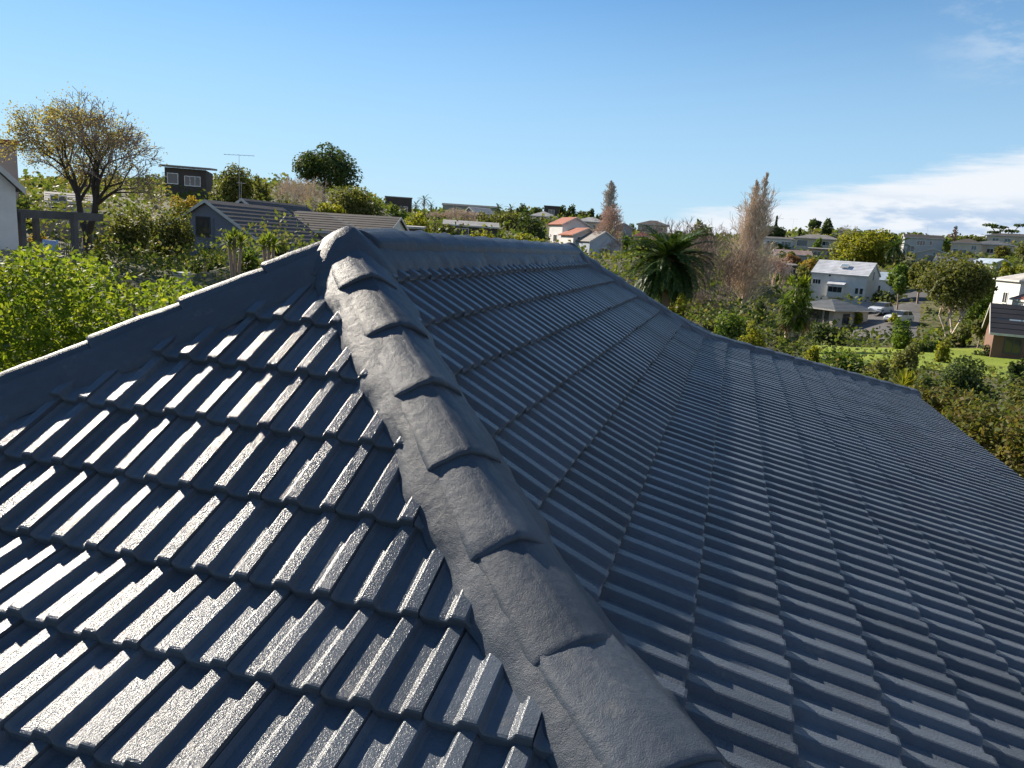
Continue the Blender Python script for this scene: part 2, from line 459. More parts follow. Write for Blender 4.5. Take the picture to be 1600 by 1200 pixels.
HIPLEN = []
def hip_path(sx, y0, sy): return [Vector((sx*PS_[k], y0 + sy*PS_[k], PZ_[k])) for k in range(NROW+1)]
def hip_drop(P):
    acc = [0]
    for i in range(len(P)-1): acc.append(acc[-1] + (P[i+1]-P[i]).length)
    sl = [math.tan(math.radians(_pitch[k]))/math.sqrt(2) for k in range(NROW)]
    def g(a):
        for i in range(NROW):
            if a <= acc[i+1]: 
                return sl[i]
        return sl[-1]
    def gs(a): return sum(g(max(0, a+d)) for d in (-.35, -.17, 0, .17, .35))/5
    return gs
for sx, y0, sy in ((1, 0, -1), (-1, 0, -1), (1, RIDGE_LEN, 1), (-1, RIDGE_LEN, 1)):
    P = hip_path(sx, y0, sy); g = hip_drop(P)
    bedding(P, g, 99, steep=(sx < 0 and sy < 0)); cap_run(P, g, 99, start=.03, steep=1 if (sx < 0 and sy < 0) else 0)
RP = [Vector((0, RIDGE_LEN*i/12, .034*(1-i/14))) for i in range(13)]
bedding(RP, lambda a: math.tan(math.radians(33.56)), 99)
cap_run(RP, lambda a: .66, 99, start=.13)
def apex(y0):
    v = []; f = []; nr, na = 8, 28
    for i in range(nr+1):
        r = .30*i/nr
        for a in range(na):
            w = 2*PI*a/na; z = .102 - .62*math.sqrt(r*r + .0016) - 1.2*r*r*(1 if i < nr else 2) + noise.noise(Vector((math.cos(w)*r*16, math.sin(w)*r*16, y0)))*.008
            v.append(tuple(loc((math.cos(w)*r, y0+math.sin(w)*r, z))))
    for i in range(nr):
        for a in range(na):
            b = (a+1) % na; f.append((i*na+a, (i+1)*na+a, (i+1)*na+b, i*na+b))
    obj_np('apex_mortar', np.array(v), np.array(f), MT['cap'], house, smooth=True)
apex(0); apex(RIDGE_LEN)
# ================================================================== surroundings
# ------------------------------------------------------------------ materials
def leaf_mat(name, cols, trans=.38, rough=.62):
    m, nt, b = new_mat(name); L = nt.links
    geo = nt.nodes.new('ShaderNodeNewGeometry')
    n = len(cols); c = ramp(nt, geo.outputs['Random Per Island'], [(i/(n-1), cols[i]) for i in range(n)])
    L.new(c, b.inputs['Base Color']); b.inputs['Roughness'].default_value = rough; b.inputs['Specular IOR Level'].default_value = .16
    tr = nt.nodes.new('ShaderNodeBsdfTranslucent')
    g = nt.nodes.new('ShaderNodeMix'); g.data_type = 'RGBA'; g.blend_type = 'MULTIPLY'; g.inputs['Factor'].default_value = 1
    L.new(c, g.inputs['A']); g.inputs['B'].default_value = (1.7, 1.7, .8, 1); L.new(g.outputs['Result'], tr.inputs['Color'])
    mx = nt.nodes.new('ShaderNodeMixShader'); mx.inputs[0].default_value = trans
    L.new(b.outputs[0], mx.inputs[1]); L.new(tr.outputs[0], mx.inputs[2])
    L.new(mx.outputs[0], nt.nodes['Material Output'].inputs['Surface']); return m
LM = {
 'bright': leaf_mat('leaves_bright_green', [(.06, .10, .014), (.13, .19, .018), (.22, .26, .028), (.09, .14, .018), (.28, .29, .04)], .45),
 'mid':    leaf_mat('leaves_mid_green', [(.055, .10, .018), (.10, .155, .026), (.155, .20, .038)]),
 'olive':  leaf_mat('leaves_olive', [(.065, .08, .024), (.12, .13, .036), (.17, .165, .052)], .36),
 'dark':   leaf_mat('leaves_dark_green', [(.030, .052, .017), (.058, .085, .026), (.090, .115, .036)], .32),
 'yellow': leaf_mat('leaves_yellow_green', [(.12, .15, .02), (.20, .20, .025), (.28, .26, .035)], .45),
 'gold':   leaf_mat('leaves_golden', [(.22, .15, .025), (.34, .22, .03), (.25, .20, .05), (.18, .13, .04)], .4),
 'autumn': leaf_mat('leaves_autumn_brown', [(.055, .075, .018), (.10, .12, .028), (.17, .15, .045), (.12, .085, .035), (.07, .09, .02)], .36),
 'rust':   leaf_mat('leaves_rust', [(.20, .09, .04), (.26, .13, .05), (.16, .09, .05)], .3),
 'palm':   leaf_mat('palm_leaflets', [(.024, .052, .014), (.042, .082, .020), (.085, .12, .034)], .22, .5),
 'dead':   leaf_mat('dead_leaves', [(.16, .11, .07), (.22, .16, .10), (.12, .085, .055)], .2, .7),
}
BK = {'brown': simple('bark_brown', (.28, .205, .15), .85), 'grey': simple('bark_grey', (.55, .49, .42), .85), 'tan': simple('twig_tan', (.64, .52, .40), .85),
      'red': simple('bark_reddish', (.58, .43, .34), .85), 'pale': simple('bark_pale', (.56, .46, .36), .8), 'dark': simple('bark_dark', (.055, .045, .04), .85)}

# ------------------------------------------------------------------ tables: everything placed by where its foot stands
# trees and shrubs: name, label, category, x centre, y foot, y top, width px, distance, leaf colour, clumps, trunk share, leaf px
LEAFY = [
 ('shrub', 'big rounded dark green shrub right of the forked autumn tree', 'shrub', 203, 404, 317, 92, 41, 'olive', 16, .05, 3.0),
 ('shrub', 'dark feathery shrub touching the left end of the blue-grey gabled house', 'shrub', 268, 418, 327, 86, 45, 'olive', 14, .05, 2.6),
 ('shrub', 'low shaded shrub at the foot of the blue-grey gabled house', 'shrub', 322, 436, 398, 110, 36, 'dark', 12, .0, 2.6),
 ('shrub', 'mid green leafy shrub standing between the bright hedge and the forked tree', 'shrub', 165, 600, 388, 170, 15, 'mid', 18, .0, 4.0),
 ('shrub', 'small yellow-green shrub at the foot of the forked autumn tree', 'shrub', 152, 404, 372, 34, 34, 'yellow', 6, .0, 2.8),
 ('shrub', 'bushy green plants under the bright yuccas before the grey house', 'shrub', 380, 418, 378, 62, 29, 'mid', 9, .0, 2.8),
 ('shrub', 'thin grey-green shrub below the cream eave of the blue-grey house', 'shrub', 432, 392, 357, 44, 33, 'olive', 6, .1, 2.6),
 ('tree', 'upright olive tree behind the two blue-grey gables', 'tree', 368, 322, 252, 78, 86, 'olive', 13, .08, 2.4),
 ('tree', 'smaller olive tree just right of the upright olive tree', 'tree', 408, 325, 276, 40, 92, 'olive', 7, .1, 2.4),
 ('tree', 'dark broad evergreen tree tallest on the left skyline', 'tree', 506, 326, 231, 112, 112, 'dark', 17, .14, 2.5),
 ('tree', 'dense green tree mound above the dark hip roofs', 'tree', 556, 342, 291, 106, 98, 'olive', 15, .05, 2.6),
 ('shrub', 'yellow-green shrub bank behind the dark hip roofs', 'shrub', 520, 345, 312, 64, 88, 'yellow', 9, .0, 2.6),
 ('shrub', 'tawny orange shrub below the flat-roofed house on the left hill', 'shrub', 291, 340, 304, 56, 76, 'gold', 9, .0, 2.4),
 ('shrub', 'dark shrub behind the timber frame and white house', 'shrub', 42, 352, 303, 64, 44, 'dark', 10, .0, 2.6),
 ('shrub', 'yellow leafed shrub seen under the timber beam', 'shrub', 62, 384, 357, 66, 36, 'gold', 7, .0, 2.6),
 ('shrub', 'bright yellow-green shrub above the far left of the ridge', 'shrub', 652, 372, 331, 58, 92, 'yellow', 10, .0, 2.6),
 ('shrub', 'green shrub with pale tips beside the white gable end', 'shrub', 622, 366, 326, 34, 100, 'mid', 7, .0, 2.6),
 ('shrub', 'brown olive shrub above the middle of the ridge', 'shrub', 694, 374, 342, 64, 87, 'olive', 10, .0, 2.4),
 ('shrub', 'dark olive tree below the slim palms', 'shrub', 764, 382, 334, 52, 104, 'olive', 10, .0, 2.6),
 ('shrub', 'yellow-green shrub close behind the ridge under the slim palms', 'shrub', 744, 386, 358, 56, 82, 'yellow', 7, .0, 2.6),
 ('tree', 'dark green tree left of the red-roofed white house', 'tree', 832, 388, 334, 58, 112, 'dark', 12, .05, 2.8),
 ('shrub', 'sunlit yellow-green shrub close behind the ridge right of centre', 'shrub', 826, 392, 357, 70, 80, 'yellow', 9, .0, 2.8),
 ('tree', 'rounded dark tree on the centre skyline left of the dark block house', 'tree', 838, 336, 317, 24, 190, 'dark', 6, .05, 2.2),
 ('tree', 'purple-black rounded tree right of the dark block house', 'tree', 876, 342, 320, 20, 205, 'dark', 5, .05, 2.2),
 ('tree', 'large dark rounded tree in the middle of the skyline row', 'tree', 892, 344, 318, 26, 207, 'dark', 7, .05, 2.2),
 ('tree', 'olive tree in the skyline row above the red roof', 'tree', 909, 342, 323, 22, 206, 'olive', 6, .05, 2.2),
 ('tree', 'last dark tree of the skyline row before the far poplar', 'tree', 923, 342, 321, 18, 208, 'dark', 5, .05, 2.2),
 ('shrub', 'low dark tree beside the foot of the far poplar', 'tree', 938, 346, 328, 22, 212, 'dark', 5, .05, 2.2),
 ('shrub', 'green palm-like shrub on top of the red roof line', 'shrub', 892, 356, 342, 22, 150, 'mid', 5, .0, 2.2),
 ('shrub', 'green shrub in front of the grey gable left of the big palm', 'shrub', 972, 388, 360, 30, 140, 'mid', 6, .0, 2.4),
 ('shrub', 'dark trees behind the grey gable on the skyline', 'tree', 982, 362, 345, 26, 215, 'dark', 6, .05, 2.2),
 ('shrub', 'dark foliage between the red roof edge and the big palm', 'shrub', 1000, 392, 362, 44, 105, 'dark', 8, .0, 2.4),
 ('tree', 'dark rounded tree above and behind the big palm', 'tree', 1098, 420, 336, 44, 122, 'olive', 8, .1, 2.4),
 ('shrub', 'yellow-green shrub under the right side of the big palm', 'shrub', 1062, 492, 446, 44, 52, 'yellow', 6, .0, 2.8),
 ('shrub', 'dark green shrub with pale leaves beyond the roof edge', 'shrub', 1136, 560, 486, 66, 44, 'mid', 12, .0, 2.8),
 ('shrub', 'bright yellow-topped shrub beyond the roof edge', 'shrub', 1176, 562, 492, 56, 42, 'yellow', 10, .0, 3.0),
 ('shrub', 'dark round shrub between the tall poplar and the shaggy palm', 'shrub', 1184, 500, 462, 34, 74, 'dark', 7, .0, 2.6),
 ('shrub', 'dark round shrub hugging the neighbour tiled roof', 'shrub', 1112, 512, 478, 30, 46, 'olive', 6, .0, 2.6),
 ('shrub', 'low yellow shrub along the roof edge left of the lawn', 'shrub', 1262, 580, 530, 40, 41, 'yellow', 7, .0, 3.0),
 ('shrub', 'low green hedge shrub along the roof edge before the lawn', 'shrub', 1312, 590, 536, 78, 40, 'mid', 12, .0, 3.0),
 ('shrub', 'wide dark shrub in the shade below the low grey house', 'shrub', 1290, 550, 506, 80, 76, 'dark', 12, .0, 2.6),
 ('shrub', 'dark green tall shrub before the two parked cars', 'shrub', 1404, 548, 496, 44, 66, 'mid', 10, .05, 2.6),
 ('shrub', 'grey-green shrub on the near edge of the lawn, leftmost', 'shrub', 1372, 606, 552, 52, 36, 'olive', 10, .0, 2.8),
 ('shrub', 'tall grey-green shrub rising in front of the lawn', 'shrub', 1412, 606, 532, 56, 38, 'olive', 12, .0, 2.8),
 ('shrub', 'yellow-green shrub standing alone against the lawn', 'shrub', 1470, 566, 520, 32, 52, 'yellow', 7, .05, 2.8),
 ('shrub', 'big dark shrub with pale tips below the lawn', 'shrub', 1506, 640, 562, 108, 30, 'dark', 18, .0, 3.0),
 ('shrub', 'low dark shrub filling the gap left of the pale-tipped shrub', 'shrub', 1440, 630, 576, 56, 31, 'dark', 10, .0, 3.0),
 ('shrub', 'pale green shrub at the right edge below the lawn', 'shrub', 1596, 660, 582, 62, 27, 'olive', 10, .0, 3.2),
 ('shrub', 'dark shrub at the right edge beside the lawn', 'shrub', 1585, 610, 556, 44, 38, 'dark', 8, .0, 2.8),
 ('shrub', 'light green shrub at the foot of the multi-stemmed tree', 'shrub', 1452, 538, 522, 40, 66, 'bright', 6, .0, 2.6),
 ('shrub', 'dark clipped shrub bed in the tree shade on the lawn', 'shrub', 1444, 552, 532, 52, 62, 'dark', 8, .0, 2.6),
 ('shrub', 'green and red shrub left of the dark-roofed house', 'shrub', 1498, 546, 500, 44, 72, 'olive', 9, .05, 2.6),
 ('shrub', 'olive small tree touching the dark-roofed house', 'tree', 1528, 546, 494, 40, 70, 'olive', 9, .3, 2.6),
 ('shrub', 'low dark planting under the dark-roofed house', 'shrub', 1560, 558, 538, 90, 64, 'dark', 12, .0, 2.6),
 ('shrub', 'long dark hedge in front of the white barn-like house', 'hedge', 1356, 490, 464, 120, 126, 'dark', 16, .0, 2.4),
 ('shrub', 'short bright hedge at the left of the white barn-like house', 'hedge', 1284, 474, 461, 44, 130, 'mid', 6, .0, 2.4),
 ('shrub', 'yellow shrub against the wall of the low grey house', 'shrub', 1340, 506, 486, 24, 103, 'yellow', 5, .0, 2.4),
 ('shrub', 'small yellow-green tree right of the parked cars', 'tree', 1398, 508, 488, 22, 100, 'yellow', 5, .2, 2.4),
 ('tree', 'huge domed yellow-green tree behind the white barn-like house', 'tree', 1340, 418, 352, 122, 182, 'yellow', 20, .04, 2.3),
 ('tree', 'dark crown at the right shoulder of the huge domed tree', 'tree', 1378, 412, 354, 56, 190, 'dark', 9, .05, 2.3),
 ('shrub', 'golden shrub left of the white barn-like house', 'shrub', 1264, 424, 399, 40, 152, 'gold', 7, .0, 2.3),
 ('shrub', 'fading orange shrub on the slope left of the golden shrub', 'shrub', 1238, 414, 391, 36, 160, 'rust', 6, .0, 2.3),
 ('shrub', 'rust coloured shrub peeping over the white barn roof', 'shrub', 1348, 426, 406, 28, 150, 'rust', 5, .0, 2.3),
 ('shrub', 'leafy dark shrub between the golden shrub and the white wall', 'shrub', 1256, 446, 416, 40, 142, 'olive', 7, .0, 2.3),
 ('tree', 'rounded dark tree on the right skyline, larger of the pair', 'tree', 1292, 366, 334, 28, 235, 'dark', 8, .1, 2.1),
 ('tree', 'spreading dark tree on the right skyline, smaller of the pair', 'tree', 1268, 366, 338, 24, 236, 'dark', 7, .25, 2.1),
 ('shrub', 'small dark tree alone on the right skyline beside the pair', 'tree', 1249, 368, 356, 11, 238, 'dark', 4, .05, 2.1),
 ('shrub', 'dark scrub around the pointed cypress', 'shrub', 1206, 374, 352, 54, 236, 'dark', 9, .0, 2.1),
 ('shrub', 'green hedge under the long white bungalow', 'hedge', 1222, 394, 381, 44, 212, 'mid', 7, .0, 2.1),
 ('shrub', 'small green tree right of the garage on the right slope', 'tree', 1274, 402, 376, 22, 205, 'mid', 5, .05, 2.1),
 ('tree', 'pale green fluffy tree right of the white barn-like house', 'tree', 1404, 462, 400, 50, 122, 'mid', 10, .15, 2.5),
 ('tree', 'second pale green tree touching the fluffy one on its right', 'tree', 1434, 470, 398, 50, 118, 'olive', 10, .15, 2.5),
 ('tree', 'small leaning green tree before the white extension', 'tree', 1402, 478, 424, 34, 112, 'mid', 6, .35, 2.5),
 ('tree', 'broad multi-stemmed grey-green tree beside the lawn', 'tree', 1480, 536, 402, 132, 82, 'olive', 28, .25, 2.7),
 ('tree', 'darker tree behind the multi-stemmed tree', 'tree', 1526, 520, 410, 78, 100, 'mid', 14, .1, 2.6),
 ('shrub', 'lime green tree top above the multi-stemmed tree', 'tree', 1512, 440, 405, 42, 126, 'bright', 7, .05, 2.4),
 ('shrub', 'lime green shrub left of the cream townhouse', 'shrub', 1482, 402, 376, 22, 205, 'yellow', 5, .0, 2.1),
 ('shrub', 'green tree between the grey two-storey house and the far bare tree', 'tree', 1474, 386, 368, 24, 225, 'mid', 6, .0, 2.1),
 ('tree', 'wide green trees over the cream townhouse roof', 'tree', 1526, 384, 364, 56, 240, 'olive', 10, .0, 2.1),
 ('shrub', 'orange tinged tree at the right edge of the hillside', 'tree', 1566, 412, 385, 48, 170, 'autumn', 8, .0, 2.2),
 ('shrub', 'lime shrub above the pale tiled roof at the right edge', 'shrub', 1574, 430, 404, 48, 118, 'yellow', 8, .0, 2.4),
 ('tree', 'green tree cut by the right edge of the view', 'tree', 1596, 408, 374, 30, 160, 'olive', 7, .0, 2.2),
 ('shrub', 'shrubs in front of the white balcony house', 'shrub', 1546, 504, 474, 34, 84, 'mid', 7, .0, 2.5),
 ('shrub', 'dark trees behind the roof with the teal tank', 'tree', 1228, 420, 398, 36, 168, 'olive', 7, .0, 2.2),
 ('shrub', 'green shrub below the teal tank', 'shrub', 1216, 446, 424, 34, 140, 'mid', 6, .0, 2.3),
 ('shrub', 'brown bank of shrubs below the skyline palms', 'shrub', 800, 358, 332, 70, 140, 'olive', 10, .0, 2.2),
 ('shrub', 'dark conifers beside the rounded skyline tree', 'tree', 818, 340, 320, 28, 185, 'dark', 7, .0, 2.2),
]
# leafless trees: label, x, y foot, y top, width, distance, bark, style, density, twig radius
BARE = [
 ('pale bare scrub between the olive tree and the broad evergreen', 470, 338, 268, 104, 94, 'tan', 'bush', 1.2),
 ('bare trees on the hill behind the flat-roofed house', 290, 296, 254, 86, 124, 'brown', 'bush', .7),
 ('wide grey-brown bare trees across the centre slope', 716, 352, 319, 118, 150, 'tan', 'bush', 1.3),
 ('slim pale poplar alone on the centre skyline', 949, 362, 290, 22, 216, 'grey', 'poplar', 1.3),
 ('reddish bare tree left of the big palm', 946, 432, 334, 60, 116, 'red', 'column', 1.7),
 ('spreading brown bare tree behind the big palm', 1062, 428, 324, 130, 118, 'brown', 'bush', 1.5),
 ('tall twin-topped bare poplar right of the big palm', 1158, 500, 276, 78, 92, 'tan', 'twin', 4.2),
 ('thin bare tree left of the huge domed tree', 1324, 374, 345, 30, 232, 'grey', 'bush', .5),
 ('small bare tree on the far right skyline', 1490, 380, 353, 14, 250, 'brown', 'column', .4),
 ('dense brown twiggy tree between the big palm and the tall poplar', 1106, 492, 336, 84, 88, 'brown', 'bush', 1.7),
 ('bare brown thicket below the tall poplar', 1100, 500, 436, 64, 70, 'brown', 'bush', .8),
 ('reddish bare thicket right of the tall poplar', 1204, 440, 376, 52, 124, 'red', 'bush', 1.2),
]
HOUSES = []      # filled below, each with its foot so that the terrain can pass under it
def H(**k): HOUSES.append(k)
H(label='blue-grey weatherboard house with two stepped gables and brown roof', cat='house', x=386, y=432, D=60, w=8.8, d=10, wh=2.75, yaw=-33, roof='gy', pitch=31, wall='bluegrey', rf='brown', oh=.3,
  win=[('f', -.35, 3.0, 1.05, 1.25, 1), ('f', -.2, .75, .9, 1.3, 1)])
H(label='stepped rear wing of the blue-grey house with its own gable', cat='house', x=430, y=420, D=66, w=5.0, d=9, wh=3.6, yaw=-33, roof='gy', pitch=33, wall='bluegrey', rf='brown', oh=.3, win=[('r', -1.5, 1.9, 2.2, 1.2, 3)])
H(label='dark flat-roofed house high on the left hill with two pale windows', cat='house', x=297, y=304, D=96, w=4.7, d=7, wh=2.9, yaw=-8, roof='flat', pitch=6, wall='darkbrown', rf='grey', oh=.5,
  win=[('f', -1.45, 1.1, 1.1, 1.1, 1), ('f', .8, 1.0, 1.7, 1.0, 3)])
H(label='white gable end house at the left edge of the view', cat='house', x=-142, y=402, D=33, w=6.6, d=8, wh=3.4, yaw=12, roof='gy', pitch=44, wall='white', rf='darkgrey', oh=.32, win=[('f', 1.1, 1.0, .9, 1.0, 1)])
H(label='tall pinkish house behind the white gable at the left edge', cat='house', x=-64, y=330, D=54, w=7.4, d=7, wh=4.8, yaw=0, roof='flat', pitch=4, wall='blush', rf='red', oh=.2, win=[('f', 1.5, 2.6, 1.0, 1.0, 1)])
H(label='cream house hidden behind the forked autumn tree', cat='house', x=112, y=346, D=72, w=3.6, d=4, wh=1.5, yaw=0, roof='gx', pitch=20, wall='cream', rf='grey', oh=.3, win=[('f', -1.0, .9, 1.2, 1.1, 2)])
H(label='grey-brown hip roofed bungalow just behind the hip top', cat='house', x=486, y=400, D=66, w=8.4, d=6, wh=2.3, yaw=-14, roof='hip', pitch=24, wall='white', rf='darkbrown', oh=.5, win=[('f', -2.6, .8, 1.2, 1.1, 2), ('f', 1.6, .8, 1.6, 1.1, 3)])
H(label='dark roofed bungalow with a white gable end facing right', cat='house', x=566, y=392, D=72, w=7.0, d=4.6, wh=2.0, yaw=-22, roof='gx', pitch=26, wall='white', rf='darkbrown', oh=.25, win=[('f', 0, .6, 1.6, 1.0, 2)])
H(label='low pale flat roof carport beside the white gable end', cat='carport', x=636, y=384, D=84, w=3.4, d=4, wh=1.7, yaw=-5, roof='flat', pitch=3, wall='darkbrown', rf='palegrey', oh=.2, win=[('f', 0, .5, 1.2, .7, 2)])
H(label='dark box building on the left of the centre skyline', cat='house', x=622, y=336, D=165, w=5.6, d=6, wh=3.3, yaw=0, roof='flat', pitch=2, wall='darkbrown', rf='grey', oh=.1, win=[('f', 1.2, .6, 1.4, 1.0, 2)])
H(label='long low dark roof along the centre skyline', cat='house', x=735, y=334, D=225, w=16, d=7, wh=2.0, yaw=0, roof='gx', pitch=8, wall='grey', rf='darkgrey', oh=.3, win=[('f', -4, .6, 1.6, .9, 2), ('f', 3, .6, 1.6, .9, 2)])
H(label='small pale house left of the slim palms', cat='house', x=748, y=346, D=175, w=5.0, d=5, wh=1.6, yaw=30, roof='gx', pitch=26, wall='grey', rf='palegrey', oh=.2, win=[('f', 0, .5, 1.2, .8, 2)])
H(label='long pale roof low behind the ridge', cat='house', x=735, y=370, D=92, w=6.2, d=4, wh=1.4, yaw=0, roof='gx', pitch=14, wall='darkbrown', rf='palegrey', oh=.2, win=[('f', -1, .3, 1.4, .8, 2)])
H(label='dark block house on the skyline between rounded trees', cat='house', x=861, y=340, D=196, w=3.8, d=5, wh=2.6, yaw=0, roof='flat', pitch=2, wall='darkbrown', rf='darkgrey', oh=.1, win=[('f', 0, .8, 1.4, 1.0, 2)])
H(label='low beige house with pale eaves below the dark block house', cat='house', x=848, y=356, D=168, w=5.4, d=5, wh=1.7, yaw=0, roof='hip', pitch=20, wall='cream', rf='palegrey', oh=.4, win=[('f', -1.2, .5, 1.2, .8, 2), ('f', 1.2, .5, 1.2, .8, 2)])
H(label='white house with terracotta tile roof left of the far poplar', cat='house', x=886, y=392, D=128, w=4.6, d=6, wh=3.6, yaw=22, roof='gy', pitch=27, wall='white', rf='terracotta', oh=.3, win=[('f', 0, 2.2, .9, 1.0, 1), ('f', 0, .6, 1.2, 1.1, 2), ('l', 0, .8, 1.4, 1.1, 2)])
H(label='terracotta roofed white wing with a balcony opening', cat='house', x=906, y=390, D=121, w=4.6, d=6, wh=2.5, yaw=20, roof='gy', pitch=25, wall='white', rf='terracotta', oh=.35, win=[('f', -1.2, 1.2, .8, 1.0, 1), ('f', .7, .3, 1.6, 1.5, 2)])
H(label='blue-grey gabled house tucked against the reddish bare tree', cat='house', x=930, y=396, D=117, w=5.0, d=6, wh=2.5, yaw=26, roof='gy', pitch=32, wall='paleblue', rf='grey', oh=.2, win=[('f', 0, .7, 1.0, 1.0, 2)])
H(label='beige house with roof deck above the terracotta roofs', cat='house', x=922, y=362, D=160, w=6.0, d=5, wh=1.9, yaw=0, roof='hip', pitch=18, wall='cream', rf='palegrey', oh=.4, win=[('f', -1.4, .5, 1.2, .9, 2), ('f', 1.2, .5, 1.2, .9, 2)])
H(label='grey gabled house on the skyline left of the big palm', cat='house', x=968, y=378, D=190, w=4.6, d=6, wh=2.6, yaw=12, roof='gy', pitch=26, wall='grey', rf='palegrey', oh=.2, win=[('f', 0, .8, 1.2, 1.0, 2)])
H(label='large cream house with brown hip roof on the skyline behind the big palm', cat='house', x=1018, y=372, D=230, w=8.6, d=7, wh=3.6, yaw=0, roof='hip', pitch=18, wall='cream', rf='brown', oh=.5, win=[('f', -2.4, 1.7, 1.6, 1.1, 2), ('f', 0, 1.7, 1.2, 1.1, 2), ('f', 2.4, 1.7, 1.4, 1.1, 2)])
H(label='small house with a red roof below the cream skyline house', cat='house', x=1002, y=374, D=185, w=3.4, d=4, wh=1.0, yaw=0, roof='hip', pitch=24, wall='white', rf='red', oh=.3, win=[('f', 0, .2, 1.2, .6, 2)])
H(label='neighbouring house with a dark tiled roof right beyond our roof edge', cat='house', x=1008, y=580, D=41, w=4.6, d=4.6, wh=2.0, yaw=-20, roof='hip', pitch=30, wall='brick', rf='tile', oh=.4, win=[('f', 0, .6, 1.4, 1.1, 2)])
H(label='long white bungalow under the pointed cypress', cat='house', x=1218, y=388, D=215, w=9.5, d=6, wh=2.6, yaw=0, roof='gx', pitch=8, wall='white', rf='grey', oh=.4, win=[('f', -2.8, .9, 1.8, 1.0, 2), ('f', 1.6, .8, 2.4, 1.1, 3)])
H(label='long low house with a dark garage opening on the right slope', cat='house', x=1276, y=386, D=214, w=11.5, d=7, wh=2.3, yaw=-6, roof='hip', pitch=16, wall='cream', rf='grey', oh=.6, win=[('f', -3.6, .2, 2.8, 1.6, 1), ('f', 2.6, .7, 1.8, 1.0, 2)])
H(label='lower house with a flat pale roof under the garage house', cat='house', x=1286, y=400, D=192, w=7.0, d=5, wh=1.9, yaw=0, roof='flat', pitch=5, wall='blush', rf='grey', oh=.4, win=[('f', -1.5, .5, 1.6, .9, 2), ('f', 1.5, .5, 1.6, .9, 2)])
H(label='brown roofed house half hidden below the bungalows on the right slope', cat='house', x=1236, y=404, D=178, w=8.0, d=5, wh=1.4, yaw=10, roof='gx', pitch=20, wall='grey', rf='blush', oh=.3, win=[('f', 0, .4, 1.6, .7, 2)])
H(label='dark garage beside the teal water tank', cat='garage', x=1222, y=430, D=150, w=4.4, d=5, wh=1.9, yaw=5, roof='flat', pitch=4, wall='darkbrown', rf='grey', oh=.3, win=[('f', -.8, .5, 1.2, .9, 2), ('f', 1.0, .1, 1.2, 1.5, 1)])
H(label='white barn-like two-storey house with a pale iron roof', cat='house', x=1318, y=452, D=126, w=9.2, d=5.8, wh=3.75, yaw=-20, roof='gx', pitch=36, wall='white', rf='silver', oh=.15,
  win=[('f', -3.6, 2.0, 1.3, .7, 3), ('f', .1, 1.1, 2.0, 1.0, 3), ('f', 3.2, .9, .5, .9, 1), ('f', 3.95, .9, .5, .9, 1), ('f', -1.5, 3.35, .35, .5, 1), ('r', -.2, 3.2, .5, 1.3, 1)])
H(label='low white wing on the right of the barn-like house', cat='house', x=1377, y=462, D=136, w=4.4, d=5.0, wh=2.5, yaw=-20, roof='gx', pitch=28, wall='white', rf='paleblue', oh=.15, win=[('f', -.8, .6, .5, 1.0, 1), ('f', .3, .6, .5, 1.0, 1), ('r', 0, .7, 1.0, 1.0, 2)])
H(label='low house with a grey hip roof beside the parked cars', cat='house', x=1296, y=512, D=104, w=6.4, d=7.2, wh=2.4, yaw=-38, roof='hip', pitch=17, wall='beige', rf='slate', oh=.6, win=[('f', -2.1, .8, .9, 1.2, 2), ('f', .1, .5, 2.4, 1.6, 3), ('f', 2.1, .6, .5, 1.6, 1), ('r', -1, .6, 1.2, 1.3, 2)])
H(label='grey two-storey house with white windows under the cumulus', cat='house', x=1438, y=396, D=208, w=9.6, d=7, wh=4.0, yaw=6, roof='gx', pitch=14, wall='palegrey', rf='darkbrown', oh=.3, win=[('f', -.6, 2.1, 2.0, 1.2, 3), ('f', 1.8, 2.2, .7, 1.1, 1), ('f', -3, .4, 1.8, 1.4, 2)])
H(label='grey garage with a wide gable below the two-storey house', cat='garage', x=1456, y=406, D=186, w=7.2, d=6, wh=1.7, yaw=0, roof='gy', pitch=17, wall='palegrey', rf='slate', oh=.3, win=[('f', 0, .1, 2.2, 1.2, 1)])
H(label='cream townhouse with balconies on the right hillside', cat='house', x=1508, y=400, D=206, w=7.0, d=6, wh=3.4, yaw=-8, roof='hip', pitch=20, wall='cream', rf='brown', oh=.3, win=[('f', -2.2, .4, 1.2, 1.4, 1), ('f', -.3, .4, 1.6, 1.3, 2), ('f', 2.2, 1.8, 1.2, 1.0, 2)])
H(label='tall cream house with grey roof right of the cream townhouse', cat='house', x=1548, y=402, D=212, w=9.5, d=7, wh=3.0, yaw=-14, roof='hip', pitch=16, wall='cream', rf='slate', oh=.4, win=[('f', -3.2, .8, 1.2, 1.4, 1), ('f', .4, .8, 1.6, 1.1, 2)])
H(label='brown roofed house on the far right skyline', cat='house', x=1580, y=384, D=255, w=15, d=7, wh=2.6, yaw=-6, roof='hip', pitch=13, wall='cream', rf='brown', oh=.4, win=[('f', -4.6, .8, 1.8, 1.0, 2), ('f', -1, .8, 1.8, 1.0, 2)])
H(label='long grey-green roof across the right hillside', cat='house', x=1506, y=420, D=158, w=10.5, d=6, wh=1.4, yaw=-8, roof='gx', pitch=14, wall='grey', rf='slate', oh=.3, win=[('f', 2, .3, 1.4, .8, 2)])
H(label='pale blue iron gable roof under the orange tinged tree', cat='house', x=1546, y=428, D=138, w=3.6, d=7, wh=1.5, yaw=32, roof='gy', pitch=26, wall='palegrey', rf='paleblue', oh=.2, win=[('f', 0, .4, 1.0, .8, 1)])
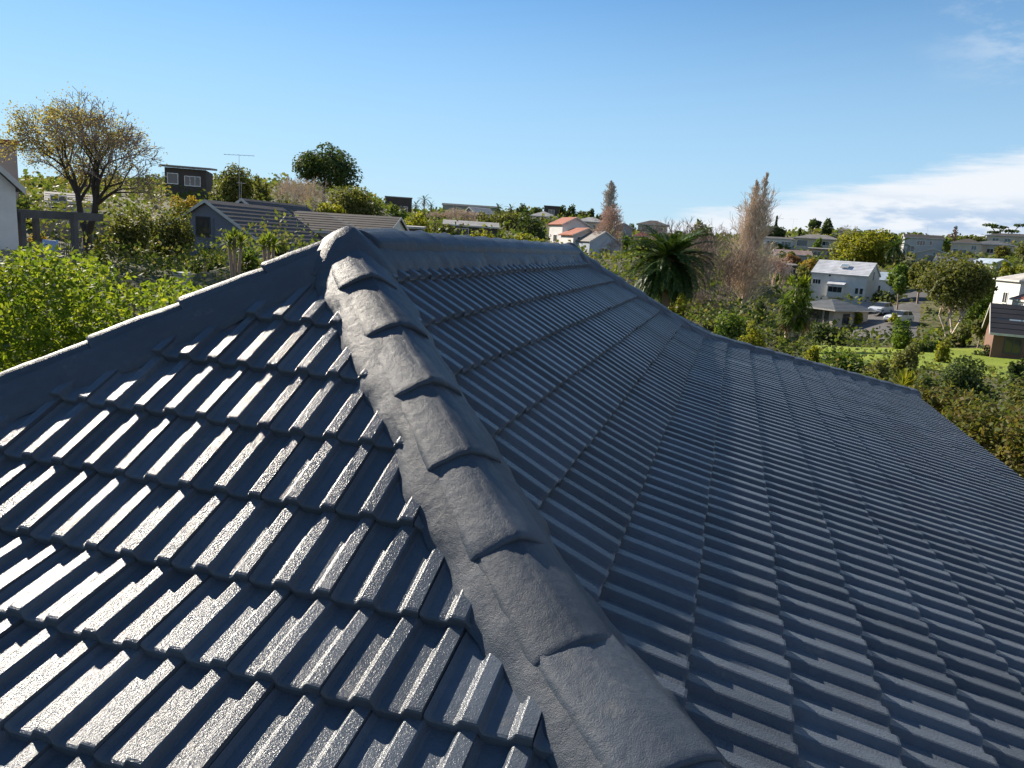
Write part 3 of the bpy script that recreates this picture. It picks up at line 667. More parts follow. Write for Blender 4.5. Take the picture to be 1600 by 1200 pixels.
H(label='white balcony house with pale tiled roof at the right edge', cat='house', x=1622, y=492, D=90, w=8.2, d=7, wh=3.8, yaw=24, roof='hip', pitch=20, wall='white', rf='palegrey', oh=.3, win=[('f', -2.6, 2.3, .9, 1.2, 1), ('f', -1.2, 2.3, .9, 1.2, 1), ('l', 0, 1.2, 1.2, 1.2, 2)])
H(label='red tiled roof in front of the white balcony house', cat='house', x=1622, y=506, D=80, w=4.4, d=5, wh=2.4, yaw=18, roof='hip', pitch=30, wall='white', rf='terracotta', oh=.2, win=[('f', -1, .6, 1.0, 1.0, 2)])
H(label='house with a near-black roof and roof windows at the right edge', cat='house', x=1614, y=564, D=66, w=7.6, d=7.0, wh=1.9, yaw=8, roof='gx', pitch=33, wall='brick', rf='black', oh=.35, win=[('f', -2.2, .3, 1.2, 1.2, 2), ('f', .6, .3, 1.6, 1.2, 2)])

EXTRA_GROUND = [(300, 660, 16), (60, 720, 14), (140, 560, 22), (-60, 560, 22), (330, 520, 24), (-80, 400, 33), (-200, 420, 30), (135, 400, 38), (640, 345, 135), (700, 336, 240), (560, 300, 130), (400, 300, 110), (180, 300, 110), (60, 300, 90), (-150, 300, 70),
  (860, 350, 150), (1035, 512, 56), (1232, 556, 62), (1300, 534, 70), (1300, 562, 52), (1500, 560, 60), (1620, 594, 48), (1620, 548, 66), (1400, 508, 104), (1440, 488, 116), (1410, 474, 124), (1380, 520, 92),
  (1150, 372, 260), (1250, 366, 260), (1400, 372, 260), (1560, 374, 270), (1700, 385, 250), (1800, 420, 170), (1800, 480, 100), (1800, 640, 46)]
def foot(x, y, D): return at(x, y, D)
GP = [foot(x, y, D) for x, y, D in EXTRA_GROUND]
GP += [foot(t[3], t[4], t[7]) for t in LEAFY] + [foot(t[1], t[2], t[5]) for t in BARE] + [foot(h['x'], h['y'], h['D']) for h in HOUSES]
for a in range(0, 360, 20):
    GP.append(Vector((8*math.sin(math.radians(a)), 2.5+11*math.cos(math.radians(a)), -5.4)))
for a in range(0, 360, 30):
    az = math.radians(a)
    if not (-55 < (a+180) % 360 - 180 < 40):
        for r, z in ((40, -4), (120, -2), (260, 3)): GP.append(Vector((r*math.sin(az), r*math.cos(az), z)))
for a in range(0, 360, 15):
    az = math.radians(a); GP.append(Vector((420*math.sin(az), 420*math.cos(az), 2))); GP.append(Vector((1200*math.sin(az), 1200*math.cos(az), -40)))
GPA = np.array([tuple(p) for p in GP])
def _uv(x, y):
    r = np.hypot(x-CAM.x, y-CAM.y); return np.stack([(x-CAM.x)/np.maximum(r, .1)*1.5*np.log1p(r/6), (y-CAM.y)/np.maximum(r, .1)*1.5*np.log1p(r/6)], -1)
def _phi(d2): return .5*d2*np.log(d2+1e-9)
_c = _uv(GPA[:, 0], GPA[:, 1]); _n = len(_c)
_K = _phi(((_c[:, None]-_c[None])**2).sum(-1)) + np.eye(_n)*.02
_P = np.c_[np.ones(_n), _c]; _A = np.block([[_K, _P], [_P.T, np.zeros((3, 3))]])
_sol = np.linalg.lstsq(_A, np.r_[GPA[:, 2], np.zeros(3)], rcond=None)[0]
def ground_z(x, y):
    x = np.asarray(x, float); y = np.asarray(y, float); q = _uv(x.ravel(), y.ravel())
    z = _phi(((q[:, None]-_c[None])**2).sum(-1)) @ _sol[:_n] + np.c_[np.ones(len(q)), q] @ _sol[_n:]
    return z.reshape(x.shape)
def gz(x, y): return float(ground_z(np.array([x]), np.array([y]))[0])
def cz(x): return 1/math.sqrt(1+((x-800)/FPX)**2)     # off-axis foreshortening
def set_down(x, y, D, sink=.1):
    """a point on the terrain under a pixel column, at a distance"""
    p = at(x, y, D); p.z = gz(p.x, p.y) - sink; return p

def build_ground():
    rs = np.concatenate([[0], np.geomspace(3, 420, 120), np.geomspace(460, 3500, 24)]); na = 300
    az = np.linspace(0, 2*PI, na, endpoint=False); R, Aa = np.meshgrid(rs, az, indexing='ij')
    X = CAM.x + R*np.sin(Aa); Y = CAM.y + R*np.cos(Aa); Z = ground_z(X, Y)
    far = np.clip((R-420)/900, 0, 1); Z = Z*(1-far) + far*(-45)
    Z = np.minimum(Z, 60)
    v = np.stack([X, Y, Z], -1).reshape(-1, 3)
    i, j = np.meshgrid(np.arange(len(rs)-1), np.arange(na), indexing='ij'); j2 = (j+1) % na
    f = np.stack([i*na+j, (i+1)*na+j, (i+1)*na+j2, i*na+j2], -1).reshape(-1, 4)
    m, nt, b = new_mat('hillside_ground')
    g = nt.nodes.new('ShaderNodeNewGeometry'); n1 = tex_noise(nt, .06, 8, .65, vec=g.outputs['Position']); n2 = tex_noise(nt, 1.3, 6, .7, vec=g.outputs['Position'])
    mx = nt.nodes.new('ShaderNodeMath'); mx.operation = 'ADD'; nt.links.new(n1.outputs['Fac'], mx.inputs[0]); nt.links.new(n2.outputs['Fac'], mx.inputs[1])
    nt.links.new(ramp(nt, mx.outputs[0], [(.35, (.025, .04, .01)), (.55, (.05, .07, .015)), (.75, (.075, .09, .022)), (.95, (.09, .085, .03))]), b.inputs['Base Color'])
    b.inputs['Roughness'].default_value = .95; bump(nt, b, n2.outputs['Fac'], .8, .3)
    o = obj_np('ground', v, f, m, smooth=True); tag(o, 'sloping grassy ground of the suburb', kind='structure')
build_ground()
def patch(name, corners, n, m, lift, mat, label):
    """sheet laid on the terrain between four corners (pixel x, y, distance)"""
    c = [at(*q) for q in corners]; v = []
    for i in range(n+1):
        for j in range(m+1):
            s, t = i/n, j/m; p = (c[0]*(1-s)+c[1]*s)*(1-t) + (c[3]*(1-s)+c[2]*s)*t
            v.append((p.x, p.y, 0))
    v = np.array(v); v[:, 2] = ground_z(v[:, 0], v[:, 1]) + lift
    f = [(i*(m+1)+j, (i+1)*(m+1)+j, (i+1)*(m+1)+j+1, i*(m+1)+j+1) for i in range(n) for j in range(m)]
    o = obj_np(name, v, np.array(f), mat, smooth=True); tag(o, label, kind='structure'); return o
def lawn_mat():
    m, nt, b = new_mat('lawn_grass'); g = nt.nodes.new('ShaderNodeNewGeometry')
    a = tex_noise(nt, .5, 6, .6, vec=g.outputs['Position']); c = tex_noise(nt, 9, 4, .7, vec=g.outputs['Position'])
    mx = nt.nodes.new('ShaderNodeMath'); mx.operation = 'MULTIPLY_ADD'; nt.links.new(c.outputs['Fac'], mx.inputs[0]); mx.inputs[1].default_value = .6; nt.links.new(a.outputs['Fac'], mx.inputs[2])
    nt.links.new(ramp(nt, mx.outputs[0], [(.5, (.12, .17, .005)), (.8, (.19, .25, .008)), (1.0, (.25, .30, .014))]), b.inputs['Base Color'])
    b.inputs['Roughness'].default_value = .9; bump(nt, b, c.outputs['Fac'], 1.0, .08); return m
LAWN = [(1255, 574, 50), (1660, 606, 44), (1660, 540, 69), (1270, 530, 73)]
DRIVE = [(1330, 526, 86), (1432, 528, 88), (1440, 482, 121), (1338, 498, 112)]
ROAD = [(1392, 480, 122), (1462, 484, 119), (1466, 466, 134), (1386, 466, 134)]
patch('lawn', LAWN, 40, 24, .06, lawn_mat(), 'bright green mown lawn below the right-hand houses')
asph = simple('driveway_asphalt', (.10, .095, .09), .85, .25, 1.2, .3, 30)
patch('driveway', DRIVE, 20, 20, .05, asph, 'grey sealed driveway beside the low grey house')
patch('road', ROAD, 16, 10, .07, simple('road_asphalt', (.055, .055, .058), .9), 'dark sealed road behind the driveway')

# ------------------------------------------------------------------ vegetation
def tubes(segs, n=3):
    """segments (p0, p1, r0, r1) as n-sided prisms -> verts, faces"""
    A = np.array([s[0] for s in segs], float); B = np.array([s[1] for s in segs], float); r0 = np.array([s[2] for s in segs]); r1 = np.array([s[3] for s in segs])
    t = B-A; L = np.linalg.norm(t, axis=1, keepdims=True); t = t/np.maximum(L, 1e-6)
    ref = np.where(np.abs(t[:, 2:3]) > .9, np.array([[1., 0, 0]]), np.array([[0, 0, 1.]])); a = np.cross(t, ref); a /= np.linalg.norm(a, axis=1, keepdims=True); b = np.cross(t, a)
    ang = np.arange(n)*2*PI/n; ring = a[:, None]*np.cos(ang)[None, :, None] + b[:, None]*np.sin(ang)[None, :, None]
    v = np.concatenate([A[:, None]+ring*r0[:, None, None], B[:, None]+ring*r1[:, None, None]], 1).reshape(-1, 3)
    base = (np.arange(len(segs))*2*n)[:, None]; i = np.arange(n); j = (i+1) % n
    f = np.stack([base+i, base+j, base+n+j, base+n+i], -1).reshape(-1, 4)
    return v, f
def leaf_cards(P, Nn, size, rng, aspect=.55, curl=.0):
    """rhombic leaf at each point, lying about perpendicular to Nn"""
    n = len(P); N_ = Nn/np.linalg.norm(Nn, axis=1, keepdims=True)
    size = np.asarray(size); r = rng.normal(size=(n, 3)); u = np.cross(N_, r); u /= np.linalg.norm(u, axis=1, keepdims=True)+1e-9; w = np.cross(N_, u)
    s = size*rng.uniform(.6, 1.35, (n, 1)); v = np.stack([P-u*s*.5, P-w*s*.5*aspect, P+u*s*.5, P+w*s*.5*aspect], 1).reshape(-1, 3)
    f = (np.arange(n)*4)[:, None] + np.arange(4); return v, f
def clump_points(clumps, n, rng, inner=.45):
    C_ = np.array([c[0] for c in clumps]); R_ = np.array([c[1] for c in clumps]); w = (R_[:, 0]*R_[:, 2]); w = w/w.sum()
    k = rng.choice(len(clumps), n, p=w); d = rng.normal(size=(n, 3)); d /= np.linalg.norm(d, axis=1, keepdims=True)
    rad = rng.uniform(inner, 1.08, (n, 1))**.6; P = C_[k] + d*rad*R_[k]
    Nn = d + rng.normal(size=(n, 3))*.75 + np.array([0, 0, .25]); return P, Nn
def crown_clumps(rng, H, W, D_, z0, n):
    """overlapping clumps filling an uneven ellipsoid, crown from z0 to H"""
    out = []; hc = (H+z0)/2; rz = (H-z0)/2
    for i in range(n):
        d = rng.normal(size=3); d /= np.linalg.norm(d); 
        if d[2] < -.35 and z0 > 0: d[2] *= -.6
        q = rng.uniform(.35, .78); s = rng.uniform(.26, .46)
        out.append((np.array([d[0]*W/2*q, d[1]*D_/2*q, hc + d[2]*rz*q]), np.array([W/2*s, D_/2*s, rz*s*1.05])))
    out.append((np.array([0, 0, hc-.1*rz]), np.array([W*.30, D_*.30, rz*.62]))); return out
def leafy(name, label, cat, x, yb, yt, wpx, D, col, ncl, trunk, lpx, seed):
    rng = np.random.default_rng(seed); p = set_down(x, yb, D, .15); Hh = (yb-yt)*D/FPX*cz(x)*1.03 + .15; Wd = wpx*D/FPX*cz(x)**2
    root = empty(name, p); tag(root, label, cat)
    z0 = Hh*trunk if trunk > .12 else -.22*Hh; cl = crown_clumps(rng, Hh, Wd, min(Wd, max(Hh*1.3, Wd*.5)), z0, ncl)
    size = lpx*D/752.0; area = wpx*.64*(yb-yt)*.64*(1-trunk*.7)
    n = int(min(12000, 7.5*area/(lpx*lpx*.55)))
    P, Nn = clump_points(cl, n, rng); keep = P[:, 2] > -.1; v, f = leaf_cards(P[keep], Nn[keep], size, rng, .6)
    obj_np('crown' if cat == 'tree' else 'foliage', v, f, LM[col], root)
    segs = []; r0 = max(.05, Hh*.022)
    stems = 1 if trunk < .24 or Wd < 5 else 5
    bname = 'trunk' if cat == 'tree' else 'stem'
    for s in range(stems):
        segs = []; b = np.array([rng.normal()*.12*stems*.4, rng.normal()*.12*stems*.4, -.3]); e = np.array([rng.uniform(-1, 1)*Wd*.03*stems, rng.uniform(-1, 1)*Wd*.03*stems, max(z0, Hh*.3)])
        m = (b+e)/2 + rng.normal(size=3)*.05*Hh*.2; rr = r0/(1 if stems == 1 else 1.7)
        segs += [(b, m, rr*1.15, rr), (m, e, rr, rr*.75)]
        for c in cl[s::stems]:
            q = e + (c[0]-e)*.5 + np.array([0, 0, .04*Hh]) + rng.normal(size=3)*.03*Wd; segs += [(e, q, rr*.5, rr*.32), (q, c[0], rr*.32, rr*.12)]
        v, f = tubes(segs, 5); obj_np(bname, v, f, BK['pale' if stems > 1 else 'brown'], root, True)
    return root
for i, t in enumerate(LEAFY): leafy(*t, seed=100+i)

def grow(rng, p, d, l, r, lev, splits, ang, shrink, up, env, segs, tips, curve=.12):
    """recursive branch made of two bent pieces"""
    d = d/np.linalg.norm(d); m = p + d*l*.5; d2 = d + rng.normal(size=3)*curve + np.array([0, 0, up*.5]); d2 /= np.linalg.norm(d2); e = m + d2*l*.5
    if env is not None and not env(e):
        e = m
        segs.append((p, m, r, r*.6)); tips.append(m); return
    re = r*.62; segs += [(p, m, r, (r+re)/2), (m, e, (r+re)/2, re)]
    if lev >= len(splits): tips.append(e); return
    k = splits[lev]; ph = rng.uniform(0, 2*PI); a = np.cross(d2, [.3, .2, 1.]); a /= np.linalg.norm(a)+1e-9; b = np.cross(d2, a)
    for i in range(k):
        w = ph + 2*PI*i/k + rng.normal()*.5; th = ang[min(lev, len(ang)-1)]*rng.uniform(.55, 1.35)
        nd = d2*math.cos(th) + (a*math.cos(w)+b*math.sin(w))*math.sin(th) + np.array([0, 0, up])
        grow(rng, e if i == 0 else m + (e-m)*rng.uniform(.2, 1), nd, l*shrink*rng.uniform(.75, 1.2), re*rng.uniform(.75, 1), lev+1, splits, ang, shrink, up, env, segs, tips, curve)
def bare_tree(label, x, yb, yt, wpx, D, bark, style, dens, seed):
    rng = np.random.default_rng(seed); p = set_down(x, yb, D, .15); Hh = (yb-yt)*D/FPX*cz(x)*1.03+.15; Wd = wpx*D/FPX*cz(x)**2
    root = empty('bare_tree', p); tag(root, label, 'tree'); segs = []; tips = []; tw = max(.014, D/752*.17)
    if style == 'bush':
        nst = max(6, int(15*dens*max(1, Wd/Hh*.8)))
        for s in range(nst):
            q = np.array([rng.uniform(-.36, .36)*Wd, rng.uniform(-.25, .25)*Wd, -.2]); hh = Hh*(1-.5*(abs(q[0])/(Wd*.5))**2)*rng.uniform(.75, 1)
            grow(rng, q, np.array([q[0]/Wd*.5+rng.normal()*.1, rng.normal()*.1, 1.]), hh*.34, tw*2.6, 0, (3, 3, 3, 3), (.45, .5, .55, .5), .68, .07, lambda e, hh=hh: e[2] < hh, segs, tips)
    else:
        tops = [(0., Hh)] if style != 'twin' else [(-.02*Wd, Hh*.955), (.17*Wd, Hh)]
        for tx, th in tops:
            b = np.array([tx*.2, 0, -.3]); e = np.array([tx, 0, th*.97]); mid = (b+e)/2+np.array([tx*.1, 0, 0]); r0 = Hh*.009
            segs += [(b, mid, r0*1.3, r0*.8), (mid, e, r0*.8, r0*.12)]; npr = int(90*dens/len(tops)) + 16
            for s in range(npr):
                f = rng.uniform(.10, .97) if style != 'column' else rng.uniform(.08, .9); z = th*f; q = b + (mid-b)*min(1, f*2) if f < .5 else mid + (e-mid)*(f-.5)*2
                # widest low down, narrow plume on top
                if style == 'poplar': wmax = Wd*.5*min(1, (1-f)*2.2+.15)
                elif style == 'column': wmax = Wd*.5*min(1, (1-f)*1.8+.25)
                else: wmax = Wd*.5*(1.0 if f < .34 else max(.10, 1-(f-.34)*2.4)*rng.uniform(.6, 1.25))
                az = rng.uniform(0, 2*PI); tilt = rng.uniform(.22, .6) if style != 'column' else rng.uniform(.5, 1.25)
                if style == 'twin': tilt = rng.uniform(.4, .9) if f < .34 else rng.uniform(.12, .34)
                L = min(wmax/math.sin(tilt), th*.3, max(.4, (th-z)*.72))*rng.uniform(.6, 1); dd = np.array([math.cos(az)*math.sin(tilt), math.sin(az)*math.sin(tilt), math.cos(tilt)])
                grow(rng, q, dd, L*.5, tw*1.9, 0, (3, 3, 3), (.34, .42, .5), .66, .10, None, segs, tips, .10)
    # twig radius floor
    segs = [(a, b, max(r, tw*.8), max(s, tw*.65)) for a, b, r, s in segs]
    big = [s for s in segs if s[2] > tw*1.4]; small = [s for s in segs if s[2] <= tw*1.4]
    if big: v, f = tubes(big, 5); obj_np('trunk', v, f, BK[bark], root, True)
    if small: v, f = tubes(small, 3); obj_np('crown', v, f, BK[bark], root)
    return root
for i, t in enumerate(BARE): bare_tree(*t, seed=500+i)

def ground_cover():
    rng = np.random.default_rng(900); n = 135000
    r = np.exp(rng.uniform(math.log(13), math.log(300), n)); az = rng.uniform(math.radians(-55), math.radians(24), n)
    X = CAM.x + r*np.sin(az); Y = CAM.y + r*np.cos(az)
    hn = np.array([noise.noise(Vector((x*.16, y*.16, 3.))) + .5*noise.noise(Vector((x*.5, y*.5, 8.))) for x, y in zip(X, Y)])
    ok = hn > -.32
    for q, rad in [((h['x'], h['y'], h['D']), max(h['w'], h['d'])*.5+.3) for h in HOUSES]:
        p = at(*q); ok &= np.hypot(X-p.x, Y-p.y) > rad
    ok &= ~((X > -5.6) & (X < 5.6) & (Y > -6) & (Y < RIDGE_LEN+5.6))
    def inside(cs, m):
        c = [at(*q) for q in cs]; cx = sum(p.x for p in c)/4; cy = sum(p.y for p in c)/4; s_ = np.ones(n, bool)
        for i in range(4):
            a, b = c[i], c[(i+1) % 4]; side = (b.x-a.x)*(Y-a.y) - (b.y-a.y)*(X-a.x); ref = (b.x-a.x)*(cy-a.y) - (b.y-a.y)*(cx-a.x); s_ &= side*np.sign(ref) > 0
        return s_
    for cs in (LAWN, DRIVE, ROAD): ok &= ~inside(cs, 0)
    X, Y, r, hn = X[ok], Y[ok], r[ok], hn[ok]
    hh = np.clip(.15 + 1.9*(hn+.3), .1, 2.0)*np.clip(r/30, .4, 1.2); Z = ground_z(X, Y) + hh*rng.uniform(0, 1, len(X))**.7
    size = (3.0*r/752)[:, None]*1.25
    k = rng.integers(0, 3, len(X)); 
    P = np.stack([X, Y, Z], 1); Nn = rng.normal(size=P.shape)*.7 + np.array([0, 0, .6])
    v, f = leaf_cards(P, Nn, size, rng, .7)
    tag(obj_np('ground_cover', v, f, leaf_mat('undergrowth', [(.05, .08, .018), (.09, .125, .028), (.15, .16, .04), (.07, .10, .025), (.17, .14, .065)], .36)), 'rough undergrowth and garden planting over the hillsides', kind='stuff')
ground_cover()

# the forked autumn tree, half bare, yellow leaves on its left
def autumn_tree():
    rng = np.random.default_rng(77); D = 38; p = set_down(136, 402, D, .1); k = D/FPX*cz(136)**1.02
    root = empty('autumn_tree', p); tag(root, 'large forked autumn tree, half bare with yellow leaves on its left', 'tree')
    Wl, Wr, Hh = 146*k, 140*k, 250*k; z0 = 60*k
    def env(e):
        w = Wl if e[0] < 0 else Wr; cx = -4*k
        hh = Hh*(1.0 if e[0] < 20*k else 1-.16*((e[0]-20*k)/Wr)**1)
        zr = (e[2]-95*k)/(hh-95*k) if e[2] > 95*k else (e[2]-95*k)/(70*k)
        return ((e[0]-cx)/w)**2 + (e[1]/(Wl*.95))**2 + zr*zr < rng.uniform(.86, 1.04)
    segs = []; tips = []
    b = np.array([0, 0, -.3]); fk = np.array([2*k, 0, 28*k]); segs += [(b, fk*.5+np.array([.02, 0, 0]), .27, .22), (fk*.5+np.array([.02, 0, 0]), fk, .22, .19)]
    for dx, dy, dz, r in ((-.40, .1, 1, .15), (.52, -.1, 1, .155)):
        m = fk + np.array([dx, dy, dz])*40*k; e = m + np.array([dx*.5, dy, dz])*36*k; segs += [(fk, m, r, r*.85), (m, e, r*.85, r*.7)]
        for j in range(6):
            w = 2*PI*j/6 + rng.uniform(-.3, .3); th = rng.uniform(.45, 1.05) if j < 4 else rng.uniform(.1, .35)
            dd = np.array([math.cos(w)*math.sin(th)+dx*.55, math.sin(w)*math.sin(th), math.cos(th)*.9+.15])
            grow(rng, m + (e-m)*rng.uniform(.1, 1), dd, 48*k*rng.uniform(.8, 1.15), r*.52, 0, (3, 3, 3, 3, 3), (.5, .55, .55, .55, .55), .72, .03, env, segs, tips, .16)
    segs = [(a, c, max(r, .011), max(s, .009)) for a, c, r, s in segs]
    v, f = tubes([s for s in segs if s[2] > .03], 6); obj_np('trunk', v, f, BK['dark'], root, True)
    v, f = tubes([s for s in segs if s[2] <= .03], 3); obj_np('twigs', v, f, simple('autumn_twigs', (.30, .225, .175), .85), root)
    T = np.array(tips); pr = np.clip(.46 - T[:, 0]/(Wl*1.5), .07, 1) * np.where(T[:, 2] > Hh*.86, .35, 1)
    pr *= np.array([.35+1.3*max(0, noise.noise(Vector(t)*.9)+.25) for t in T])
    n = 12500; idx = rng.choice(len(T), n, p=pr/pr.sum()); P = T[idx] + rng.normal(size=(n, 3))*.17
    v, f = leaf_cards(P, rng.normal(size=(n, 3)), .085, rng, .7)
    obj_np('leaves', v, f, leaf_mat('leaves_turning_yellow', [(.17, .16, .055), (.27, .22, .075), (.22, .16, .075), (.32, .27, .10), (.14, .16, .045)], .42), root)
autumn_tree()

# the bright hedge by the left side of the house and the browning hedge on the right
def hedge(name, label, ctl, mat, leaf, n, seed, dep, cat='hedge'):
    """ctl: (pixel x, pixel y of the top, distance) along the run"""
    rng = np.random.default_rng(seed); tops = [at(*c) for c in ctl]; c0 = tops[len(tops)//2]; org = Vector((c0.x, c0.y, gz(c0.x, c0.y)))
    root = empty(name, org); tag(root, label, cat); cl = []; segs = []
    for a, b in zip(tops[:-1], tops[1:]):
        m = max(2, int((b-a).length/.55))
        for i in range(m):
            t = (i+rng.uniform(0, 1))/m; q = a.lerp(b, t)
            g = gz(q.x, q.y); hgt = q.z - g
            away = Vector((q.x-CAM.x, q.y-CAM.y, 0)).normalized()
            for lay in range(7):
                r = rng.uniform(.34, .62); back = rng.uniform(-.1, 1)*dep
                z = q.z - r*.9 - lay*hgt*.13 + rng.uniform(-.12, .10) - back*.12 
                c = q + away*back; cl.append((np.array([c.x-org.x+rng.normal()*.2, c.y-org.y+rng.normal()*.2, z-org.z]), np.array([r, r, r*rng.uniform(.8, 1.15)])))
            segs.append((np.array([q.x-org.x, q.y-org.y, g-org.z-.2]) + np.array([away.x, away.y, 0])*dep*.4, np.array([q.x-org.x, q.y-org.y, q.z-.5-org.z]) + np.array([away.x, away.y, 0])*dep*.75, .03, .015))
    P, Nn = clump_points(cl, n, rng, .55)
    # leaves sit in small rosettes
    P = P[rng.integers(0, len(P)//5, n)] + rng.normal(size=(n, 3))*leaf*.62
    v, f = leaf_cards(P, rng.normal(size=(n, 3))*.8 + np.array([0, 0, .8]), leaf, rng, .5); obj_np('foliage', v, f, mat, root)
    v, f = tubes(segs, 5); obj_np('stem', v, f, BK['brown'], root, True)
hedge('leafy_hedge', 'tall bright yellow-green leafy hedge left of the tiled roof', [(-60, 412, 9.0), (20, 412, 9.2), (70, 404, 9.6), (130, 410, 9.8), (190, 424, 10.2), (245, 430, 10.6), (288, 446, 11.0)], LM['bright'],  .074, 82000, 31, 1.7)
hedge('autumn_hedge', 'tall browning hedge beyond the right eave of the tiled roof', [(1412, 612, 20.), (1450, 612, 19.5), (1500, 618, 19), (1550, 636, 18), (1610, 642, 17), (1680, 660, 16)], LM['autumn'], .13, 34000, 32, 2.2)

# palms
def frond_mesh(name, L, droop, width, rng, mat, npair=44):
    pts = []; a = 0.0; q = np.array([0., 0, 0]); n = 14
    for i in range(n+1):
        pts.append(q.copy()); a -= droop/n*(.5+1.2*i/n); q = q + np.array([math.cos(a), 0, math.sin(a)])*L/n
    pts = np.array(pts); v, f = tubes([(pts[i], pts[i+1], .03*(1-i/n)+.006, .03*(1-(i+1)/n)+.006) for i in range(n)], 3)
    V = [v]; F = [f]; base = len(v); vv = []; ff = []
    for i in range(npair):
        t = .10 + .9*i/(npair-1); k = min(n-1, int(t*n)); p = pts[k] + (pts[k+1]-pts[k])*(t*n-k); d = pts[k+1]-pts[k]; d /= np.linalg.norm(d); up = np.array([-d[2], 0, d[0]])
        l = width*(math.sin(PI*min(1, t*.86+.12))**.7)*rng.uniform(.85, 1.1)
        for s in (-1, 1):
            dir_ = d*.62 + np.array([0, s, 0])*.75 + up*rng.uniform(.12, .42); dir_ /= np.linalg.norm(dir_); w = np.cross(dir_, up); w /= np.linalg.norm(w); w = w*.036*L/3
            e = p + dir_*l; e[2] -= l*.12; m = (p+e)/2; b = base+len(vv)
            vv += [p, m+w, e, m-w]; ff.append((b, b+1, b+2, b+3))
    return mesh_np(name, np.concatenate([v, np.array(vv)]), np.concatenate([f, np.array(ff)]), mat)
def palm(label, x, yc, wpx, D, yb, nf, trunk_r, seed, skirt=24, lmat='palm'):
    """feather palm: crown heart at pixel (x, yc), foot at yb"""
    rng = np.random.default_rng(seed); p = set_down(x, yb, D, .1); heart = at(x, yc, D); hz = heart.z - p.z; R = wpx*.5*D/FPX*cz(x)**1.5
    root = empty('palm_tree', p); tag(root, label, 'palm')
    segs = [(np.array([0, 0, -.3+i*(hz+.3)/8]), np.array([0, 0, -.3+(i+1)*(hz+.3)/8]), trunk_r*rng.uniform(.95, 1.08), trunk_r) for i in range(8)]
    v, f = tubes(segs, 9); obj_np('trunk', v, f, BK['brown'], root, True)
    ms = [frond_mesh('frond', R*1.16, dr, R*.17, rng, LM[lmat]) for dr in (.75, 1.0, 1.25, 1.5)]
    dm = [frond_mesh('dead_frond', R*.8, dr, R*.11, rng, LM['dead']) for dr in (.7, .9)]
    for i in range(nf):
        f_ = i/nf; e = math.radians(66 - 112*f_**.8 + rng.uniform(-7, 7)); az = i*2.39996 + rng.uniform(-.2, .2)
        o = link(bpy.data.objects.new('frond', ms[int(rng.integers(0, 4))] if f_ > .25 else ms[int(rng.integers(0, 2))]), root)
        o.matrix_local = Matrix.Translation((0, 0, hz-.25*f_)) @ Matrix.Rotation(az, 4, 'Z') @ Matrix.Rotation(-e, 4, 'Y') @ Matrix.Rotation(rng.uniform(-.4, .4), 4, 'X') @ Matrix.Scale(rng.uniform(.88, 1.05), 4)
    for i in range(skirt):
        e = math.radians(-rng.uniform(48, 82)); az = i*2.39996
        o = link(bpy.data.objects.new('dead_frond', dm[i % 2]), root)
        o.matrix_local = Matrix.Translation((0, 0, hz-.35)) @ Matrix.Rotation(az, 4, 'Z') @ Matrix.Rotation(-e, 4, 'Y') @ Matrix.Scale(rng.uniform(.8, 1.05), 4)
palm('big date palm with a full dark crown beyond the right hip', 1034, 402, 136, 55, 530, 142, .34, 61, 30)
palm('feather palm at the right foot of the huge domed tree', 1394, 386, 52, 176, 414, 44, .25, 62, 8)
palm('slim skyline palm, left of two above the ridge', 777, 325, 20, 165, 352, 18, .13, 63, 4)
palm('slim skyline palm, right of two above the ridge', 797, 325, 20, 168, 352, 18, .13, 64, 4)
palm('tallest skyline palm left of the centre', 662, 312, 22, 170, 342, 18, .14, 65, 4)
palm('short skyline palm left of the tallest one', 649, 320, 20, 168, 342, 16, .14, 66, 4)
palm('short skyline palm right of the tallest one', 673, 320, 16, 172, 342, 16, .14, 67, 3)
palm('palm beside the dark cypress on the right skyline', 1198, 356, 22, 232, 374, 16, .16, 68, 2)

def blade_head(c, n, L, w, rng, lo=-.5, hi=1.5):
    """sword leaves radiating from c"""
    V = []; F = []
    for i in range(n):
        az = rng.uniform(0, 2*PI); e = rng.uniform(lo, hi); d = np.array([math.cos(az)*math.cos(e), math.sin(az)*math.cos(e), math.sin(e)]); l = L*rng.uniform(.75, 1.1)
        s = np.cross(d, [0, 0, 1.]); s = s/(np.linalg.norm(s)+1e-6)*w; m = c + d*l*.5; t = c + d*l + np.array([0, 0, -.22*l*math.cos(e)]); b = len(V)
        V += [c, m+s, t, m-s]; F.append((b, b+1, b+2, b+3))
    return np.array(V), np.array(F)
def join(parts):
    V = []; F = []; n = 0
    for v, f in parts: V.append(v); F.append(f+n); n += len(v)
    return np.concatenate(V), np.concatenate(F)
def yucca(label, x, yb, D, heads, mat, L, n, seed, name='yucca', cat='plant'):
    rng = np.random.default_rng(seed); p = set_down(x, yb, D, .1); root = empty(name, p); tag(root, label, cat); segs = []
    R_ = Vector((RGT.x, RGT.y, 0)).normalized()
    for (hx, hy) in heads:
        h = at(hx, hy, D) - p; c = np.array(h); segs.append((np.array([c[0]*.2, c[1]*.2, -.2]), c, .07, .05))
        v, f = blade_head(c, n, L, L*.05, rng); obj_np('leaf_head', v, f, LM[mat], root)
    v, f = tubes(segs, 6); obj_np('stem', v, f, BK['brown'], root, True)
yucca('bright green yucca with two spiky heads before the blue-grey house', 368, 412, 27, [(366, 372), (377, 380), (358, 381)], 'bright', .42, 90, 71)
yucca('lower bright green yucca at the corner of the blue-grey house', 420, 404, 27, [(420, 377), (412, 384), (428, 383)], 'bright', .42, 80, 72)
yucca('pale spiky flax plant at the far eave corner', 1412, 626, 24, [(1410, 604), (1420, 606)], 'yellow', .62, 60, 73, 'flax_plant')
